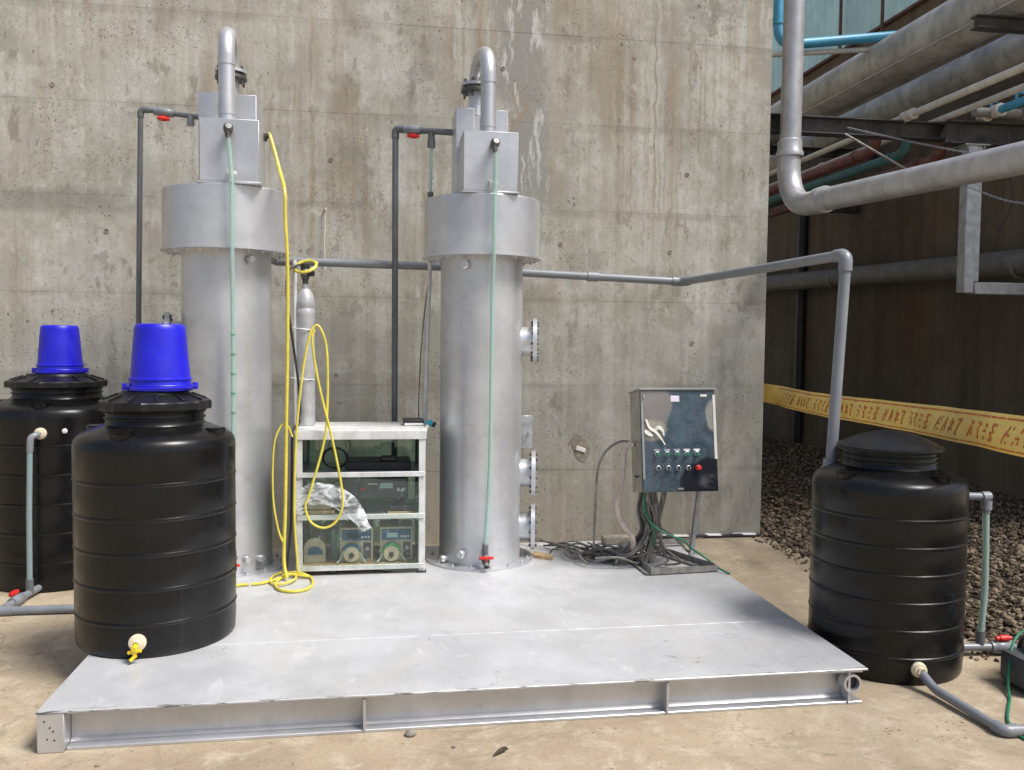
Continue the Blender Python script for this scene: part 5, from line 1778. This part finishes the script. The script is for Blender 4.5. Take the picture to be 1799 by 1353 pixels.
# side gland, stand of slotted angle iron
def angle(bm, a, b_, w=.04, th=.004, flip=1):
    a, b_ = Vector(a), Vector(b_)
    d = (b_ - a).normalized()
    up_ = Vector((0, 0, 1)) if abs(d.z) < .8 else Vector((1, 0, 0))
    n1 = d.cross(up_).normalized() * flip
    n2 = n1.cross(d).normalized() * flip
    for (p1, p2) in ((n1, n2), (n2, n1)):
        o0 = p2 * 0
        q = [a, a + p1 * w, a + p1 * w + p2 * th, a + p2 * th]
        q2 = [x + (b_ - a) for x in q]
        A = [bm.verts.new(x) for x in q]; Bq = [bm.verts.new(x) for x in q2]
        for i in range(4): bm.faces.new((A[i], A[(i + 1) % 4], Bq[(i + 1) % 4], Bq[i]))
        bm.faces.new(A[::-1]); bm.faces.new(Bq)
z = .168
for nm, a, b_, w in (("front_bar", (1.665, 5.035, z + .001), (2.115, 5.07, z + .001), .04), ("left_bar", (1.675, 5.04, z + .006), (1.655, 5.72, z + .006), .04),
                     ("right_bar", (2.10, 5.075, z + .011), (1.86, 5.66, z + .011), .04), ("rear_bar", (1.655, 5.70, z + .016), (2.2, 5.76, z + .016), .04)):
    bm = B(); angle(bm, a, b_, w, flip=-1)
    br = obj(nm, bm, 'angle', cab, 0)
    if nm in ("right_bar", "front_bar"):
        A_, B_ = Vector(a), Vector(b_)
        d = (B_ - A_)
        for k in range(9):
            p = A_ + d * ((k + .7) / 9.5) + Vector((0, 0, .0045))
            dd = d.normalized()
            off = Vector((dd.y, -dd.x, 0)) * -.022
            bm = B(); cyl(bm, p + off, p + off + Vector((0, 0, .001)), .008, n=8)
            obj("slot", bm, 'dark', br, 0)
for a, b_ in (((1.745, 5.32, .17), (1.74, 5.26, .69)), ((1.77, 5.42, .17), (1.85, 5.33, .69)), ((2.05, 5.40, .17), (2.05, 5.26, .72)), ((1.70, 5.30, .17), (1.765, 5.28, .45))):
    bm = B(); angle(bm, a, b_, .028)
    obj("upright", bm, 'angle' if a[0] < 2 else 'galv', cab, 0)
# cables round the cabinet
cable("green_cable", "green cable dropping from the cabinet and trailing over the stand to the right", [(1.655, 5.16, .70), (1.655, 5.16, .60), (1.665, 5.17, .53), (1.72, 5.16, .45), (1.80, 5.13, .40), (1.90, 5.12, .36), (1.97, 5.16, .30), (2.06, 5.15, .24), (2.12, 5.07, .19), (2.16, 5.0, .172)], .0065, 'cable_green')
cable("green_cable", "short green cable tucked behind the cabinet's left stand post", [(1.668, 5.19, .69), (1.662, 5.18, .58), (1.70, 5.20, .48), (1.74, 5.22, .40), (1.75, 5.25, .30)], .006, 'cable_green')
cable("flexible_conduit", "beige flexible conduit leaving the cabinet's left side", [(1.615, 5.25, .955), (1.585, 5.27, .955), (1.555, 5.27, .90), (1.545, 5.26, .80), (1.53, 5.25, .68), (1.505, 5.24, .58), (1.515, 5.23, .50), (1.545, 5.22, .44), (1.60, 5.22, .36), (1.62, 5.26, .28)], .017, 'conduit', "conduit", k=8, n=10)
cable("looped_cable", "dark cable arching from the cabinet's left side down to the deck", [(1.61, 5.27, .965), (1.53, 5.30, .965), (1.44, 5.31, .90), (1.392, 5.31, .78), (1.380, 5.31, .55), (1.378, 5.33, .32), (1.40, 5.40, .20), (1.45, 5.48, .176)], .008, 'cable_grey')
cable("looped_cable", "small dark hook of cable beside the cabinet's lower left edge", [(1.615, 5.22, .92), (1.645, 5.17, .88), (1.650, 5.15, .82), (1.645, 5.15, .775), (1.620, 5.17, .755), (1.598, 5.18, .765)], .007, 'cable_black')
rg = random.Random(21)
gcab = "grey cables tangled on the deck left of the cabinet"
for k in range(13):
    sx, sy = 1.70 + rg.uniform(-.03, .06), 5.25 + rg.uniform(-.04, .08)
    ex = rg.uniform(1.12, 1.5); ey = rg.uniform(5.35, 5.9)
    if k < 2: ex, ey = 1.05 - k * .1, 5.93
    pts = [(sx, sy, .68), (sx + rg.uniform(-.02, .03), sy, .52), (sx + rg.uniform(-.05, .05), sy + .02, .38), (sx - .08 + rg.uniform(-.05, .03), sy + rg.uniform(0, .1), .25)]
    n = 5
    for i in range(1, n + 1):
        f = i / n
        pts.append((sx - .1 + (ex - sx + .1) * f + rg.uniform(-.05, .05), sy + .05 + (ey - sy - .05) * f + rg.uniform(-.09, .09), .176 + rg.uniform(0, .09) * (1 - f * .6)))
    cable("grey_cable", "dusty grey cable in the tangle spreading left from the cabinet stand", pts, rg.uniform(.006, .009), 'cable_grey', group=gcab, n=7, k=6)
for k in range(9):
    sx, sy = 1.68 + k * .013, 5.20 + rg.uniform(0, .12)
    ex, ey = rg.uniform(1.66, 2.08), rg.uniform(5.12, 5.55)
    pts = [(sx, sy, .69), (sx + rg.uniform(-.02, .04), sy, .56), (1.74 + rg.uniform(-.03, .05), 5.24, .44), (sx + (ex - sx) * .5 + rg.uniform(-.03, .03), (5.24 + ey) / 2, .32 + rg.uniform(-.04, .06)), (ex, ey, .215), (ex + rg.uniform(-.1, .12), ey + rg.uniform(-.1, .1), .18)]
    cable("grey_cable", "dusty grey cable fanning from the cabinet's underside down over its stand", pts, rg.uniform(.005, .008), 'cable_grey', group="grey cables fanning down over the cabinet stand", n=7, k=6)
for k in range(6):
    cx_, cy_, rr = rg.uniform(1.35, 1.75), rg.uniform(5.25, 5.6), rg.uniform(.07, .16)
    pts = []
    for i in range(9):
        a = i * PI / 4 * .95 + k
        pts.append((cx_ + rr * 1.5 * math.cos(a), cy_ + rr * math.sin(a), .178 + rg.uniform(0, .07)))
    cable("grey_cable", "dusty grey cable in the tangle spreading left from the cabinet stand", pts, rg.uniform(.005, .008), 'cable_grey', group=gcab, n=7, k=6)
bm = B(); box(bm, 1.58, 1.80, 5.84, 5.92, .1655, .225, .01)
solo("concrete_block", bm, 'stone', "small pale concrete block on the deck behind the cable tangle", "block")

bm = B(); prism(bm, [(1.02, 5.55), (1.13, 5.47), (1.15, 5.52), (1.05, 5.66)], .1655, .188, 'z')
solo("wood_offcut", bm, 'wood', "flat brown wood offcut on the deck under the right column's lowest port", "wood piece", smooth=0)
# ================================================================== PUMP AT THE RIGHT EDGE
t = thing("water_pump", "dark grey water pump with a blue motor on the ground at the right edge", "pump", (3.05, 3.48, 0))
bm = B(); box(bm, 2.93, 3.09, 3.40, 3.62, .02, .165, .018, seg=2); obj("cover_box", bm, 'pump_grey', t)
bm = B()
cyl(bm, (3.02, 3.55, .14), (3.46, 3.36, .14), .085, n=28); mb = obj("motor", bm, 'pump_grey', t)
for k in range(9):
    a0 = Vector((3.10, 3.515, .14)) + Vector((.44, -.19, 0)).normalized() * (.025 + k * .035)
    bm = B(); ax = Vector((.44, -.19, 0)).normalized()
    cyl(bm, a0, a0 + ax * .008, .098, n=24); obj("cooling_fin", bm, 'dark', mb)
bm = B(); box(bm, 3.05, 3.26, 3.44, 3.56, .215, .262, .015, seg=2, rot=(0, 0, R(-23))); obj("terminal_box", bm, 'pump_blue', t)
bm = B(); box(bm, 2.98, 3.40, 3.36, 3.60, .0, .026, .005); obj("base_plate", bm, 'dark', t)
bm = B(); lathe(bm, [(.03, 0), (.09, .01), (.10, .03), (.10, .07), (.08, .09), (.03, .1)], (3.16, 3.60, .13), 24, axis=(-.2, 1, 0)); obj("volute", bm, 'dark', t)
bm = B(); tube(bm, bend([(3.30, 3.90, .04), (3.22, 3.82, .09), (3.14, 3.68, .13)], .05), .022, 12); obj("suction_pipe", bm, 'pvc', t)
cable("green_cable", "green cable looping over the pump and trailing across the ground", [(3.13, 3.60, .25), (3.06, 3.63, .235), (2.985, 3.60, .19), (2.93, 3.55, .12), (2.885, 3.50, .04), (2.83, 3.42, .008), (2.76, 3.34, .007), (2.66, 3.22, .007), (2.60, 3.10, .007), (2.62, 3.00, .007), (2.70, 2.93, .007)], .0065, 'cable_green')

# ================================================================== LITTER
def pebble(c, r, seed, label, sx=1.3):
    bm = B()
    bmesh.ops.create_icosphere(bm, subdivisions=2, radius=r)
    for v in bm.verts:
        k = 1 + .28 * mnoise.noise(v.co / r * 1.1 + Vector((seed, 0, 0)))
        v.co = Vector((v.co.x * sx * k, v.co.y * k, v.co.z * .75 * k))
        v.co += Vector(c) + Vector((0, 0, r * .62))
    solo("stone", bm, 'stone', label, "stone", smooth=50)
pebble((.135, 3.425, 0), .019, 1, "grey stone lying against the front edge of the platform")
pebble((-1.03, 3.33, 0), .007, 4, "tiny pebble on the ground in front of the platform's left end")
pebble((.30, 3.30, 0), .007, 6, "tiny pebble on the ground just below the platform's first stiffener")
bm = B(); tube(bm, catmull([(.445, 3.205, .006), (.468, 3.222, .012), (.492, 3.236, .016), (.505, 3.238, .010)], 5), [.003 + .006 * math.sin(PI * i / 15) for i in range(16)], 8)
solo("dry_leaf", bm, 'twig', "dark curled dry leaf on the ground in front of the platform", "leaf")
